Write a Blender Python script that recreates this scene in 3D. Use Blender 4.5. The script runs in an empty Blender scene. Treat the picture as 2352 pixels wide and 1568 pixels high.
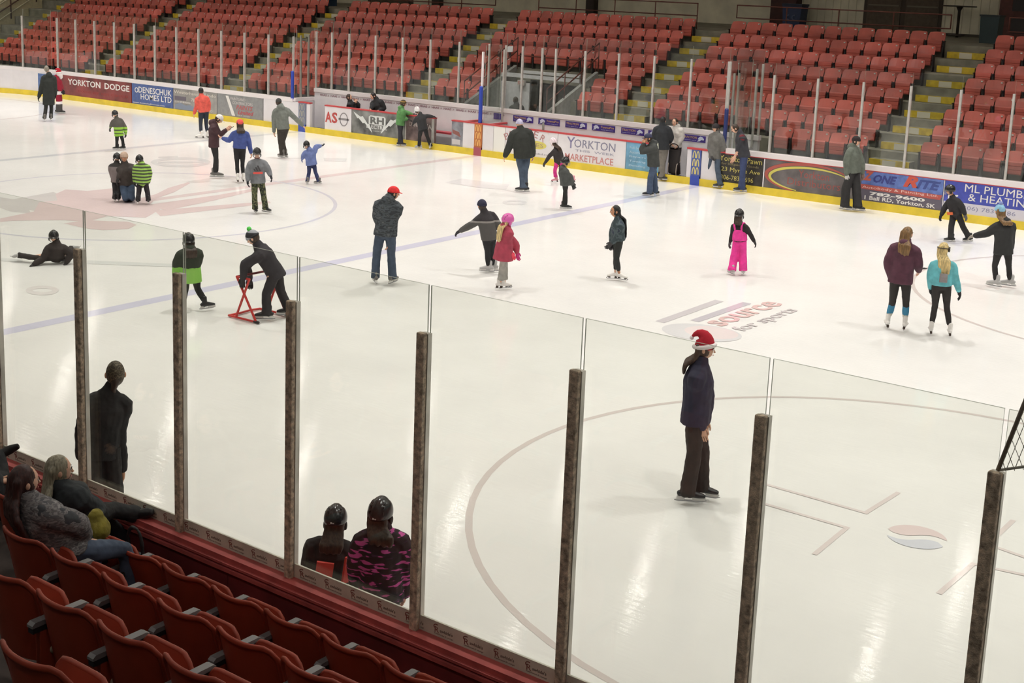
import bpy, bmesh, math, random
from mathutils import Vector, Matrix
random.seed(7)
S = bpy.context.scene
COL = S.collection
# ------------------------------------------------------------------ camera
CAM = Vector((24.917, -19.615, 5.449)); YAW, PIT, ROLL, FPX = -.644, .191, .036, 3052.449
CX, CY, IW, IH = 1116.5, 537.9, 2352, 1568
_f = Vector((math.sin(YAW)*math.cos(PIT), math.cos(YAW)*math.cos(PIT), -math.sin(PIT)))
_r = Vector((math.cos(YAW), -math.sin(YAW), 0)); _u = _r.cross(_f)
CR = _r*math.cos(ROLL) + _u*math.sin(ROLL); CU = -_r*math.sin(ROLL) + _u*math.cos(ROLL); CF = _f
cam = bpy.data.cameras.new('camera'); camo = bpy.data.objects.new('camera', cam); COL.objects.link(camo)
camo.matrix_world = Matrix((( CR.x, CU.x, -CF.x, CAM.x), (CR.y, CU.y, -CF.y, CAM.y), (CR.z, CU.z, -CF.z, CAM.z), (0, 0, 0, 1)))
cam.sensor_width = 36; cam.sensor_fit = 'HORIZONTAL'; cam.lens = FPX/IW*36
cam.shift_x = (IW/2-CX)/IW; cam.shift_y = -(IH/2-CY)/IW; cam.clip_end = 300
S.camera = camo
# ------------------------------------------------------------------ world, lamps, exposure
S.view_settings.view_transform = 'Standard'; S.view_settings.look = 'None'
S.view_settings.exposure = 0.0; S.view_settings.gamma = 1.0; S.view_settings.use_curve_mapping = False
try: S.cycles.transparent_max_bounces = 24
except Exception: pass
W = bpy.data.worlds.new('world'); S.world = W; W.use_nodes = True
W.node_tree.nodes['Background'].inputs[0].default_value = (1, .93, .86, 1)
W.node_tree.nodes['Background'].inputs[1].default_value = 0.12
LAMPS = []
for ly, pw in ((12.5, 1.0), (7.3, 1.0), (1.5, .9), (-4.5, .8), (-9.6, .66), (-19.5, .17)):  # last row is unseen, added over the near stand to brighten it
    for k in range(-6, 6):
        LAMPS.append((4.0 + 5.85*k + (0 if ly < 12 else .3), ly, pw))
LAMP_POWER = 108
for i, (lx, ly, pw) in enumerate(LAMPS):
    L = bpy.data.lights.new('arena_lamp', 'AREA'); L.shape = 'DISK'; L.size = .55
    L.energy = LAMP_POWER*pw; L.color = (1, .985, .96); L.spread = math.radians(114 if ly > -15 else 168)
    o = bpy.data.objects.new('arena_lamp', L); o.location = (lx, ly, 8.97); COL.objects.link(o)
# ------------------------------------------------------------------ pixel helpers: a point of the photograph to a place in the rink
def ray(x, y): return CF + CR*((x-CX)/FPX) - CU*((y-CY)/FPX)
def atZ(x, y, z=0.): d = ray(x, y); return CAM + d*((z-CAM.z)/d.z)
def atY(x, y, Y): d = ray(x, y); return CAM + d*((Y-CAM.y)/d.y)
def proj(p):
    d = Vector(p)-CAM; k = d.dot(CF); return (CX+FPX*d.dot(CR)/k, CY-FPX*d.dot(CU)/k, k)
# ------------------------------------------------------------------ materials
def lin(c):
    c = c/255.; return c/12.92 if c <= .04045 else ((c+.055)/1.055)**2.4
def rgb(c): return (lin(c[0]), lin(c[1]), lin(c[2]), 1)
MATS = {}
class NT:
    def __init__(s, name):
        s.m = bpy.data.materials.new(name); s.m.use_nodes = True; s.t = s.m.node_tree
        s.b = s.t.nodes['Principled BSDF']
    def n(s, typ, **kw):
        nd = s.t.nodes.new(typ)
        for k, v in kw.items():
            if k.startswith('i_'): nd.inputs[k[2:].replace('_', ' ')].default_value = v
            else: setattr(nd, k, v)
        return nd
    def l(s, a, b): s.t.links.new(a, b)
def ramp(t, stops, interp='LINEAR'):
    r = t.n('ShaderNodeValToRGB'); cr = r.color_ramp; cr.interpolation = interp
    while len(cr.elements) > 1: cr.elements.remove(cr.elements[-1])
    cr.elements[0].position = stops[0][0]; cr.elements[0].color = rgb(stops[0][1])
    for p, c in stops[1:]:
        e = cr.elements.new(p); e.color = rgb(c)
    return r
def mat(name, col, rough=.6, metal=0., var=.0, scale=8., bump=0., bscale=40., spec=.5, coord='Object'):
    if name in MATS: return MATS[name]
    t = NT(name); b = t.b
    b.inputs['Base Color'].default_value = rgb(col); b.inputs['Roughness'].default_value = rough; b.inputs['Metallic'].default_value = metal
    b.inputs['Specular IOR Level'].default_value = spec
    tc = t.n('ShaderNodeTexCoord')
    if var > 0:
        nz = t.n('ShaderNodeTexNoise', i_Scale=scale, i_Detail=4.); t.l(tc.outputs[coord], nz.inputs['Vector'])
        lo = tuple(max(0, c*(1-var)) for c in col); hi = tuple(min(255, c*(1+var)) for c in col)
        r = ramp(t, [(.3, lo), (.7, hi)]); t.l(nz.outputs['Fac'], r.inputs['Fac']); t.l(r.outputs['Color'], b.inputs['Base Color'])
    if bump > 0:
        nz = t.n('ShaderNodeTexNoise', i_Scale=bscale, i_Detail=3.); t.l(tc.outputs[coord], nz.inputs['Vector'])
        bp = t.n('ShaderNodeBump', i_Strength=bump, i_Distance=.01); t.l(nz.outputs['Fac'], bp.inputs['Height']); t.l(bp.outputs['Normal'], b.inputs['Normal'])
    MATS[name] = t.m; return t.m
def glass(name, tint, f0=.036):
    t = NT(name); t.t.nodes.remove(t.b)
    out = [n for n in t.t.nodes if n.type == 'OUTPUT_MATERIAL'][0]
    tr = t.n('ShaderNodeBsdfTransparent'); tr.inputs[0].default_value = tint
    gl = t.n('ShaderNodeBsdfGlossy'); gl.inputs['Roughness'].default_value = .02; gl.inputs['Color'].default_value = (.95, .95, .95, 1)
    lw = t.n('ShaderNodeLayerWeight', i_Blend=.5)
    p = t.n('ShaderNodeMath', operation='POWER'); p.inputs[1].default_value = 5.; t.l(lw.outputs['Facing'], p.inputs[0])
    a = t.n('ShaderNodeMath', operation='MULTIPLY_ADD'); a.inputs[1].default_value = .9; a.inputs[2].default_value = f0; t.l(p.outputs[0], a.inputs[0])
    mx = t.n('ShaderNodeMixShader'); t.l(a.outputs[0], mx.inputs[0]); t.l(tr.outputs[0], mx.inputs[1]); t.l(gl.outputs[0], mx.inputs[2]); t.l(mx.outputs[0], out.inputs[0])
    return t.m
# ------------------------------------------------------------------ objects
def link(o): COL.objects.link(o); return o
def thing(name, label, cat, loc=(0, 0, 0), group=None, rotz=0.):
    o = bpy.data.objects.new(name, None); o.location = loc; o.rotation_euler = (0, 0, rotz); o.empty_display_size = .1; link(o)
    o['label'] = label; o['category'] = cat
    if group: o['group'] = group
    return o
def tag(o, label=None, cat=None, group=None, kind=None):
    for k, v in (('label', label), ('category', cat), ('group', group), ('kind', kind)):
        if v: o[k] = v
    return o
class MB:
    """collects simple solids into one mesh"""
    def __init__(s): s.v = []; s.f = []; s.m = []; s.sm = []
    def add(s, vs, fs, mi=0, smooth=False):
        b = len(s.v); s.v += [tuple(v) for v in vs]; s.f += [tuple(i+b for i in f) for f in fs]; s.m += [mi]*len(fs); s.sm += [smooth]*len(fs)
    def box(s, x0, x1, y0, y1, z0, z1, mi=0):
        s.add([(x0,y0,z0),(x1,y0,z0),(x1,y1,z0),(x0,y1,z0),(x0,y0,z1),(x1,y0,z1),(x1,y1,z1),(x0,y1,z1)],
              [(0,3,2,1),(4,5,6,7),(0,1,5,4),(1,2,6,5),(2,3,7,6),(3,0,4,7)], mi)
    def obox(s, c, ax, ay, az, mi=0):
        c = Vector(c); ax, ay, az = Vector(ax), Vector(ay), Vector(az)
        s.add([c+ax*i+ay*j+az*k for k in (-1, 1) for i, j in ((-1,-1),(1,-1),(1,1),(-1,1))],
              [(0,3,2,1),(4,5,6,7),(0,1,5,4),(1,2,6,5),(2,3,7,6),(3,0,4,7)], mi)
    def prism(s, poly, axis, a, b, mi=0):
        """poly of 2-tuples extruded along axis 0/1/2 from a to b"""
        def P(p, h): return ((h, p[0], p[1]), (p[0], h, p[1]), (p[0], p[1], h))[axis]
        n = len(poly)
        s.add([P(p, a) for p in poly]+[P(p, b) for p in poly], [tuple(range(n)), tuple(range(2*n-1, n-1, -1))]+[(i, i+n, (i+1) % n+n, (i+1) % n) for i in range(n)], mi)
    def tube(s, pts, rad, seg=8, side=None, mi=0, sub=1, caps=True, smooth=True):
        pts = [Vector(p) for p in pts]; rad = [(r, r) if not isinstance(r, (tuple, list)) else tuple(r) for r in (rad if isinstance(rad, list) else [rad]*len(pts))]
        if sub > 1 and len(pts) > 2: pts, rad = crsub(pts, rad, sub)
        n = len(pts); rings = []; ref = Vector(side) if side is not None else None
        prev = None
        for i in range(n):
            tg = (pts[min(i+1, n-1)]-pts[max(i-1, 0)])
            if tg.length < 1e-9: tg = Vector((0, 0, 1))
            tg.normalize()
            if ref is not None: sd = ref - tg*ref.dot(tg)
            else:
                sd = prev if prev is not None else (Vector((1, 0, 0)) if abs(tg.x) < .9 else Vector((0, 1, 0)))
                sd = sd - tg*sd.dot(tg)
            if sd.length < 1e-6: sd = Vector((0, 1, 0)) - tg*tg.y
            sd.normalize(); prev = sd; nn = tg.cross(sd)
            rings.append((pts[i], sd, nn, rad[i], tg))
        if caps:
            for end in ((0, -1) if caps is True else (caps,)):
                p, sd, nn, r, tg = rings[end]; sg = -1 if end == 0 else 1
                m = min(r); extra = [(p+tg*sg*m*.5, sd, nn, (r[0]-m*.14, r[1]-m*.14), tg), (p+tg*sg*m*.86, sd, nn, (r[0]-m*.5, r[1]-m*.5), tg)]
                if end == 0: rings = extra[::-1]+rings
                else: rings = rings+extra
        vs = []
        for p, sd, nn, r, tg in rings:
            for k in range(seg):
                a = 2*math.pi*k/seg; vs.append(p+sd*(r[0]*math.cos(a))+nn*(r[1]*math.sin(a)))
        fs = []
        for i in range(len(rings)-1):
            for k in range(seg):
                k2 = (k+1) % seg; fs.append((i*seg+k, i*seg+k2, (i+1)*seg+k2, (i+1)*seg+k))
        fs.append(tuple(range(seg-1, -1, -1))); L0 = (len(rings)-1)*seg; fs.append(tuple(range(L0, L0+seg)))
        s.add(vs, fs, mi, smooth)
    def cyl(s, a, b, r, seg=8, mi=0, smooth=True): s.tube([a, b], r, seg, mi=mi, caps=False, smooth=smooth)
    def ell(s, c, r, M=None, nu=12, nv=8, mi=0, zmin=-1., fn=None):
        """ellipsoid; zmin in -1..1 cuts a dome with a closed bottom"""
        c = Vector(c); M = M or Matrix.Identity(3); vs = []; fs = []; t1 = math.acos(max(-1, min(1, zmin)))
        for j in range(nv+1):
            th = t1*j/nv
            for i in range(nu):
                a = 2*math.pi*i/nu; d = Vector((math.sin(th)*math.cos(a), math.sin(th)*math.sin(a), math.cos(th)))
                p = Vector((d.x*r[0], d.y*r[1], d.z*r[2]))
                if fn: p = fn(d, p)
                vs.append(c+M @ p)
        for j in range(nv):
            for i in range(nu):
                i2 = (i+1) % nu; fs.append((j*nu+i, (j+1)*nu+i, (j+1)*nu+i2, j*nu+i2))
        fs.append(tuple(nv*nu+i for i in range(nu-1, -1, -1)))
        s.add(vs, fs, mi, True)
    def merge(s, o, M=None, mi=None):
        b = len(s.v); s.v += [tuple(M @ Vector(v)) if M is not None else v for v in o.v]
        flip = M is not None and M.to_3x3().determinant() < 0
        s.f += [tuple(i+b for i in (f[::-1] if flip else f)) for f in o.f]; s.m += (list(o.m) if mi is None else [mi]*len(o.m)); s.sm += o.sm
    def mesh(s, name, mats):
        me = bpy.data.meshes.new(name); me.from_pydata(s.v, [], s.f)
        for m in (mats if isinstance(mats, (list, tuple)) else [mats]): me.materials.append(m)
        me.polygons.foreach_set('material_index', s.m); me.polygons.foreach_set('use_smooth', s.sm); me.validate(); me.update(); return me
    def obj(s, name, mats, parent=None, loc=None):
        o = bpy.data.objects.new(name, s.mesh(name, mats)); link(o)
        if loc is not None: o.location = loc
        if parent is not None: o.parent = parent
        return o
def crsub(pts, rad, sub):
    P, Q = [], []; n = len(pts)
    for i in range(n-1):
        p0, p1, p2, p3 = pts[max(i-1, 0)], pts[i], pts[i+1], pts[min(i+2, n-1)]
        for k in range(sub):
            t = k/sub; P.append(.5*((2*p1)+(p2-p0)*t+(2*p0-5*p1+4*p2-p3)*t*t+(3*p1-p0-3*p2+p3)*t**3))
            e = t*t*(3-2*t); Q.append((rad[i][0]*(1-e)+rad[i+1][0]*e, rad[i][1]*(1-e)+rad[i+1][1]*e))
    P.append(pts[-1]); Q.append(rad[-1]); return P, Q
def meshobj(name, me, parent=None, loc=None, rot=None):
    o = bpy.data.objects.new(name, me); link(o)
    if loc is not None: o.location = loc
    if rot is not None: o.rotation_euler = rot
    if parent is not None: o.parent = parent
    return o
def lettering(txt, x0, x1, z0, z1, org, xd, ud, material, parent, name='lettering', bold=0., shear=0., ex=.003, align=None):
    """flat raised letters filling a rectangle; org + xd*x + ud*z are the coordinates on the sign"""
    cu = bpy.data.curves.new(name, 'FONT'); cu.body = txt; cu.extrude = .02; cu.resolution_u = 2; cu.offset = bold; cu.shear = shear; cu.align_x = 'CENTER'; cu.space_line = .9
    t = bpy.data.objects.new(name, cu); me = bpy.data.meshes.new_from_object(t)
    bpy.data.objects.remove(t); bpy.data.curves.remove(cu)
    xs = [v.co.x for v in me.vertices]; ys = [v.co.y for v in me.vertices]
    a, b, c, d = min(xs), max(xs), min(ys), max(ys); xd = Vector(xd); ud = Vector(ud); nd = xd.cross(ud); org = Vector(org)
    for v in me.vertices:
        fx = x0+(v.co.x-a)/(b-a)*(x1-x0); fz = z0+(v.co.y-c)/(d-c)*(z1-z0)
        v.co = org+xd*fx+ud*fz+nd*(ex if v.co.z > 0 else -.001)
    me.materials.clear(); me.materials.append(material); me.update()
    if ' ' not in txt and '\n' not in txt: return meshobj(name, me, parent)
    # words stand apart, so each word is a piece of its own
    bm = bmesh.new(); bm.from_mesh(me); bm.verts.ensure_lookup_table(); seen = set(); isl = []
    for v in bm.verts:
        if v.index in seen: continue
        st = [v]; seen.add(v.index); cur = []
        while st:
            w = st.pop(); cur.append(w.index)
            for e in w.link_edges:
                o = e.other_vert(w)
                if o.index not in seen: seen.add(o.index); st.append(o)
        px_ = [(bm.verts[i].co-org).dot(xd) for i in cur]; pz_ = [(bm.verts[i].co-org).dot(ud) for i in cur]; isl.append([min(px_), max(px_), sum(pz_)/len(pz_), cur])
    nl = txt.count('\n')+1; lines = [[] for _ in range(nl)]
    for q in isl: lines[min(nl-1, int((z1-q[2])/(z1-z0+1e-9)*nl))].append(q)
    groups = []; gap = (x1-x0)/max(len(t_) for t_ in txt.split('\n'))*.45
    for ln in lines:
        ln.sort(key=lambda q: q[0]); cur = None
        for q in ln:
            if cur is None or q[0]-cur[0] > gap: cur = [q[1], list(q[3])]; groups.append(cur)
            else: cur[0] = max(cur[0], q[1]); cur[1] += q[3]
    first = None
    for g_ in groups:
        ids = set(g_[1]); mp = {}; vs = []; fs = []
        for i in sorted(ids): mp[i] = len(vs); vs.append(tuple(bm.verts[i].co))
        for f in bm.faces:
            if f.verts[0].index in ids: fs.append([mp[v.index] for v in f.verts])
        m2 = bpy.data.meshes.new(name); m2.from_pydata(vs, [], fs); m2.materials.append(material); m2.update(); o = meshobj(name, m2, parent); first = first or o
    bm.free(); bpy.data.meshes.remove(me); return first
BAKE = []
def remesh(o, vox, smooth=3, disp=0., dscale=.12):
    m = o.modifiers.new('r', 'REMESH'); m.mode = 'VOXEL'; m.voxel_size = vox; m.use_smooth_shade = True
    m = o.modifiers.new('s', 'SMOOTH'); m.iterations = smooth; m.factor = .5
    if disp:
        m = o.modifiers.new('d', 'DISPLACE'); m.strength = disp; m.mid_level = .5; m.texture = wrinkle(dscale); m.texture_coords = 'LOCAL'
    BAKE.append(o); return o
_WR = {}
def wrinkle(sc):
    if sc not in _WR:
        t = bpy.data.textures.new('wrinkle', 'CLOUDS'); t.noise_scale = sc; t.noise_depth = 2; _WR[sc] = t
    return _WR[sc]
def bake_all():
    bpy.context.view_layer.update(); dg = bpy.context.evaluated_depsgraph_get(); new = []
    for o in BAKE: new.append(bpy.data.meshes.new_from_object(o.evaluated_get(dg)))
    for o, me in zip(BAKE, new):
        mats = [m for m in o.data.materials]; o.modifiers.clear(); me.name = o.name; o.data = me
        if not me.materials:
            for m in mats: me.materials.append(m)
        me.polygons.foreach_set('use_smooth', [True]*len(me.polygons))
# ================================================================== the ice
def ice_material(name, col, lines=False):
    t = NT(name); b = t.b; tc = t.n('ShaderNodeNewGeometry')
    nz = t.n('ShaderNodeTexNoise', i_Scale=.35, i_Detail=6., i_Roughness=.65); t.l(tc.outputs['Position'], nz.inputs['Vector'])
    lo = tuple(c*.965 for c in col)
    r = ramp(t, [(.35, lo), (.65, col)]); t.l(nz.outputs['Fac'], r.inputs['Fac']); t.l(r.outputs['Color'], b.inputs['Base Color'])
    mp = t.n('ShaderNodeMapping'); mp.inputs['Scale'].default_value = (3., 14., 3.); mp.inputs['Rotation'].default_value = (0, 0, .5); t.l(tc.outputs['Position'], mp.inputs['Vector'])
    n2 = t.n('ShaderNodeTexNoise', i_Scale=1.6, i_Detail=5.); t.l(mp.outputs[0], n2.inputs['Vector'])
    rr = t.n('ShaderNodeMapRange'); rr.inputs['To Min'].default_value = .012; rr.inputs['To Max'].default_value = .085; t.l(n2.outputs['Fac'], rr.inputs['Value']); t.l(rr.outputs[0], b.inputs['Roughness'])
    bp = t.n('ShaderNodeBump', i_Strength=.10, i_Distance=.02); t.l(n2.outputs['Fac'], bp.inputs['Height']); t.l(bp.outputs['Normal'], b.inputs['Normal'])
    b.inputs['IOR'].default_value = 1.31
    return t.m
ICE = ice_material('ice', (246, 244, 240))
def rrect(hx, hy, R, z, n=14):
    pts = []
    for cx, cy, a0 in ((hx-R, hy-R, 0), (-hx+R, hy-R, 90), (-hx+R, -hy+R, 180), (hx-R, -hy+R, 270)):
        for k in range(n+1):
            a = math.radians(a0+90*k/n); pts.append((cx+R*math.cos(a), cy+R*math.sin(a)))
    return pts
HX, HY, RC = 30.5, 12.95, 8.5
m = MB(); m.prism(rrect(HX+.3, HY+.3, RC+.3, 0), 2, -.06, 0.)
floor = m.obj('floor', ICE); tag(floor, kind='structure')
m = MB(); m.box(-46, 60, -34, 34, -.3, -.08)
conc_dark = mat('dark_concrete', (84, 80, 74), .9, var=.12, scale=3)
tag(m.obj('floor', conc_dark), kind='structure')
PAINT = {}
def paint(col):
    if col not in PAINT: PAINT[col] = ice_material('ice_paint', col)
    return PAINT[col]
MZ = [.0012]
def marking(name, polys, col, ground=False):
    """flat paint under the ice: polygons given in rink metres (or as photograph pixels on the ice)"""
    m = MB(); MZ[0] += .0001
    for poly in polys:
        if len(polys) < 30: MZ[0] += .00002
        P = [(p[0], p[1]) if not ground else tuple(atZ(*p)[:2]) for p in poly]
        m.add([(x, y, MZ[0]) for x, y in P], [tuple(range(len(P)))])
    me = m.mesh(name, paint(col))
    bm = bmesh.new(); bm.from_mesh(me); bmesh.ops.triangulate(bm, faces=bm.faces); bmesh.ops.recalc_face_normals(bm, faces=bm.faces)
    for f in bm.faces:
        if f.normal.z < 0: f.normal_flip()
    bm.to_mesh(me); bm.free()
    return meshobj(name, me, floor)
def ring(cx, cy, r, w, n=72): return [[(cx+(r-w/2)*math.cos(a), cy+(r-w/2)*math.sin(a)), (cx+(r+w/2)*math.cos(a), cy+(r+w/2)*math.sin(a)), (cx+(r+w/2)*math.cos(b), cy+(r+w/2)*math.sin(b)), (cx+(r-w/2)*math.cos(b), cy+(r-w/2)*math.sin(b))] for a, b in ((2*math.pi*k/n, 2*math.pi*(k+1)/n) for k in range(n))]
def bar(x0, x1, y0, y1): return [(x0, y0), (x1, y0), (x1, y1), (x0, y1)]
def stroke(pts, w):
    out = []; pts = [Vector(p).to_2d() for p in pts]
    for a, b in zip(pts, pts[1:]):
        d = (b-a).normalized(); n = Vector((-d.y, d.x))*w/2; e = d*w*.4
        out.append([a+n-e, b+n+e, b-n+e, a-n-e])
    return out
def cg(org, s, pts): return [(org[0]+x/s, org[1]+y/s) for x, y in pts]
marking('centre_line', [bar(-.15, .15, -HY, HY)], (235, 218, 216))
marking('blue_line', [bar(7.57, 7.87, -HY, HY)], (217, 215, 233))
marking('blue_line', [bar(-7.87, -7.57, -HY, HY)], (220, 220, 222))
marking('centre_circle', ring(0, 0, 4.572, .09), (222, 220, 229))
for sx in (-1, 1):
    for sy in (-1, 1): marking('face_off_circle', ring(sx*20.85, sy*6.706, 4.572, .075), (221, 210, 205))
marking('goal_line', [bar(26.9, 26.96, -11.5, 11.5)], (235, 218, 216))
g = (0, 330); s4 = 4.238
marking('centre_logo', [cg(g, s4, q) for q in (
    [(0, 520), (250, 560), (300, 680), (100, 660), (0, 625)], [(20, 560), (520, 470), (640, 520), (560, 700), (260, 640)])], (223, 218, 215), True)
marking('centre_logo', [cg(g, s4, q) for q in (
    [(540, 490), (640, 445), (850, 460), (1090, 435), (1250, 560), (1150, 700), (800, 640), (560, 560)],
    [(1250, 560), (1520, 490), (1640, 430), (1830, 375), (1850, 385), (1700, 470), (1530, 530), (1400, 640), (1150, 700)],
    [(380, 570), (700, 540), (900, 640), (850, 760), (620, 745), (450, 745), (0, 752), (0, 728), (330, 660)],
    [(700, 560), (1400, 560), (1560, 640), (1420, 720), (1050, 705), (850, 760)],
    [(620, 775), (850, 745), (1250, 760), (1330, 790), (1250, 830), (1000, 842), (820, 822)],
    [(1400, 600), (2119, 500), (2560, 420), (2570, 436), (2119, 545), (1620, 650)],
    [(1500, 650), (2119, 600), (2620, 560), (2640, 578), (2119, 640), (1560, 705)])], (234, 214, 212), True)
def pxring(cx, cy, rx, ry, w, n=40): return [[(cx+rx*math.cos(a), cy+ry*math.sin(a)), (cx+rx*math.cos(b), cy+ry*math.sin(b)), (cx+(rx-w)*math.cos(b), cy+(ry-w*.42)*math.sin(b)), (cx+(rx-w)*math.cos(a), cy+(ry-w*.42)*math.sin(a))] for a, b in ((2*math.pi*k/n, 2*math.pi*(k+1)/n) for k in range(n))]
for q_ in (pxring(415, 372.5, 69, 11.5, 14), [[(363, 360), (408, 358), (409, 361), (364, 363)]], [[(362, 371), (468, 370), (468, 374), (362, 375)]]): marking('ice_advert', q_, (228, 228, 226), True)
marking('ice_advert', [[(743, 363), (797, 364), (795, 371), (745, 370)]], (227, 227, 225), True)
marking('ice_advert', [[(1022, 419), (1060, 410), (1170, 424), (1162, 436), (1100, 431)]], (232, 229, 228), True)
marking('ice_advert', pxring(97, 667, 38, 11, 16), (235, 229, 226), True)
marking('ice_advert', pxring(1182, 465, 28, 6, 10), (233, 230, 228), True)
marking('ice_advert', [[(0, 592), (52, 596), (52, 603), (0, 599)], [(200, 598), (396, 606), (396, 613), (200, 606)]], (229, 229, 226), True)
# hockey shop advert painted under the ice
o_ = atZ(1648, 748); d_ = (atZ(1790, 697)-o_); d_.z = 0; sx_ = d_.length; d_.normalize(); u_ = Vector((-d_.y, d_.x, 0))
k_ = Vector((0, 0, .0085))
lettering('source', 0, sx_, -.10, .24, o_+k_, d_, u_, paint((232, 200, 196)), floor, 'ice_lettering', bold=.02, ex=.0005)
o2 = atZ(1700, 760); d2 = (atZ(1842, 715)-o2); d2.z = 0
lettering('for sports', 0, d2.length, -.14, .20, o2+k_, d_, u_, paint((216, 208, 208)), floor, 'ice_lettering', bold=.02, ex=.0005)
for a, b, c in (((1600, 736), (1712, 697), (206, 200, 206)), ((1520, 738), (1648, 692), (214, 208, 210))):
    marking('ice_advert', stroke([tuple(atZ(*a)[:2]), tuple(atZ(*b)[:2])], .17), c)
marking('ice_advert', [[(1620+92*math.cos(a)-8, 764+19*math.sin(a)+9*math.cos(a)) for a in [2*math.pi*k/40 for k in range(40)]]], (226, 224, 224), True)
marking('ice_advert', [[(1634+62*math.cos(a), 764+14*math.sin(a)+6*math.cos(a)) for a in [2*math.pi*k/40 for k in range(40)]]], (237, 224, 222), True)
# near face-off spot and its restraining marks
P_ = lambda *q: [tuple(atZ(*p)[:2]) for p in q]
marking('face_off_mark', stroke(P_((1758, 1112), (1988, 1178), (2062, 1132)), .055)+stroke(P_((1752, 1156), (1945, 1212), (1872, 1272)), .055)+stroke(P_((2326, 1196), (2288, 1232)), .055)+stroke(P_((2292, 1258), (2360, 1282)), .055)+stroke(P_((2158, 1362), (2235, 1295), (2360, 1322)), .055), (232, 220, 216))
dc = atZ(2105, 1233); R_ = .44
wave = [(-.44+.88*k/14, -.10*math.sin(k/14*2*math.pi)) for k in range(15)]
up = [(R_*math.cos(a), R_*math.sin(a)) for a in [math.pi*k/16 for k in range(17)]]
red = [(x, y+.06) for x, y in wave if abs(x) < .40]+[p for p in up if p[1] > .06]
blu = [(x, y-.12) for x, y in wave if abs(x) < .36][::-1]+[(-p[0], -p[1]) for p in up if p[1] > .14]
va = Vector((dc.x-CAM.x, dc.y-CAM.y)).normalized(); ua = Vector((va.y, -va.x))
def spot(q): c, n = math.cos(-.12), math.sin(-.12); return [(dc.x+(ua*(x*c-y*n)+va*(x*n+y*c)).x, dc.y+(ua*(x*c-y*n)+va*(x*n+y*c)).y) for x, y in [(x*.68, y*.68) for x, y in q]]
marking('face_off_spot', [spot(red)], (235, 217, 214)); marking('face_off_spot', [spot(blu)], (221, 222, 229))
# ================================================================== far boards
def bX(px, Y=12.95, z=.6):
    a, b = -40., 40.
    for _ in range(50):
        c = (a+b)/2
        if proj((c, Y, z))[0] < px: a = c
        else: b = c
    return (a+b)/2
white_b = mat('board_white', (236, 231, 234), .35, var=.02, scale=2, coord='Object')
white_cap = mat('board_cap_white', (240, 232, 232), .4)
yellow_k = mat('kick_plate_yellow', (232, 204, 62), .4, var=.05, scale=3)
red_cap = mat('cap_red', (196, 70, 72), .4)
grey_al = mat('aluminium', (204, 200, 194), .35, .35, var=.05)
blue_pad = mat('pad_blue', (48, 72, 176), .5, bump=.1)
GL = glass('clear_glass', (.90, .92, .905, 1), .058); GLN = glass('near_glass', (.955, .965, .945, 1))
GEDGE = mat('glass_edge', (176, 182, 168), .2)
def pane(name, parent, x0, x1, z0, z1, y, along='x', g=None, th=.012):
    m = MB()
    if along == 'x': m.box(x0, x1, y-th/2, y+th/2, z0, z1)
    else: m.box(y-th/2, y+th/2, x0, x1, z0, z1)
    m.m = [1, 1, 0, 1, 0, 1] if along == 'x' else [1, 1, 1, 0, 1, 0]
    return m.obj(name, [g or GL, GEDGE], parent)
far = thing('rink_boards', 'long line of white dasher boards with adverts along the far side of the ice', 'boards')
XM, XP = -8.1, 8.5
def corner_pts(r, n=12): return [(-HX+RC+r*math.cos(math.radians(90+90*k/n)), HY-RC+r*math.sin(math.radians(90+90*k/n))) for k in range(n+1)]
# straight run pieces left and right of the benches, then the rounded corner on the left
def run(name, x0, x1, y0, y1, z0, z1, mt): m = MB(); m.box(x0, x1, y0, y1, z0, z1); return m.obj(name, mt, far)
run('kick_plate', -22, 30, 12.92, 12.96, 0, .2, yellow_k)
run('cap_rail', -22, XM, 12.94, 13.16, .985, 1.12, white_cap); run('cap_rail', XP, 30, 12.94, 13.16, .985, 1.12, white_cap)
run('cap_line', XP, 30, 12.936, 12.942, .965, .985, red_cap)
for nm, r0, r1, z0, z1, mt in (('kick_plate', RC-.03, RC+.02, 0, .2, yellow_k), ('corner_board', RC, RC+.1, .2, .985, white_b), ('cap_rail', RC-.01, RC+.2, .985, 1.12, white_cap)):
    a, b = corner_pts(r0), corner_pts(r1); m = MB()
    for i in range(12):
        m.add([(p[0], p[1], z) for z in (z0, z1) for p in (a[i], a[i+1], b[i+1], b[i])], [(0,3,2,1),(4,5,6,7),(0,1,5,4),(2,3,7,6)])
    m.obj(nm, mt, far)
def panel(p0, p1, mt, label=None, name='board_panel', x=None, z0=.2, z1=None, y=12.95):
    x0, x1 = x or (bX(p0), bX(p1)); z1 = z1 or (.985 if (x1 < XM+.3 or x0 > XP-.3) else .98)
    m = MB(); m.box(x0+.004, x1-.004, y, y+.1, z0, z1); o = m.obj(name, mt, far)
    if label: o['label'] = label
    return o, x0, x1
def T(par, txt, x0, x1, fx0, fx1, z0, z1, c, **k):
    w = x1-x0; mt = c if not isinstance(c, tuple) else mat('letters_%d_%d_%d' % c, c, .5)
    return lettering(txt, x0+w*fx0, x0+w*fx1, z0, z1, (0, 12.947, 0), (1, 0, 0), (0, 0, 1), mt, par, **k)
def shape(par, polys, c, name='emblem', y=12.947, th=.004):
    mt = c if not isinstance(c, tuple) else mat('letters_%d_%d_%d' % c, c, .5); m = MB()
    for q in polys: m.prism(q, 1, y-th, y+.002)
    return m.obj(name, mt, par)
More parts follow.
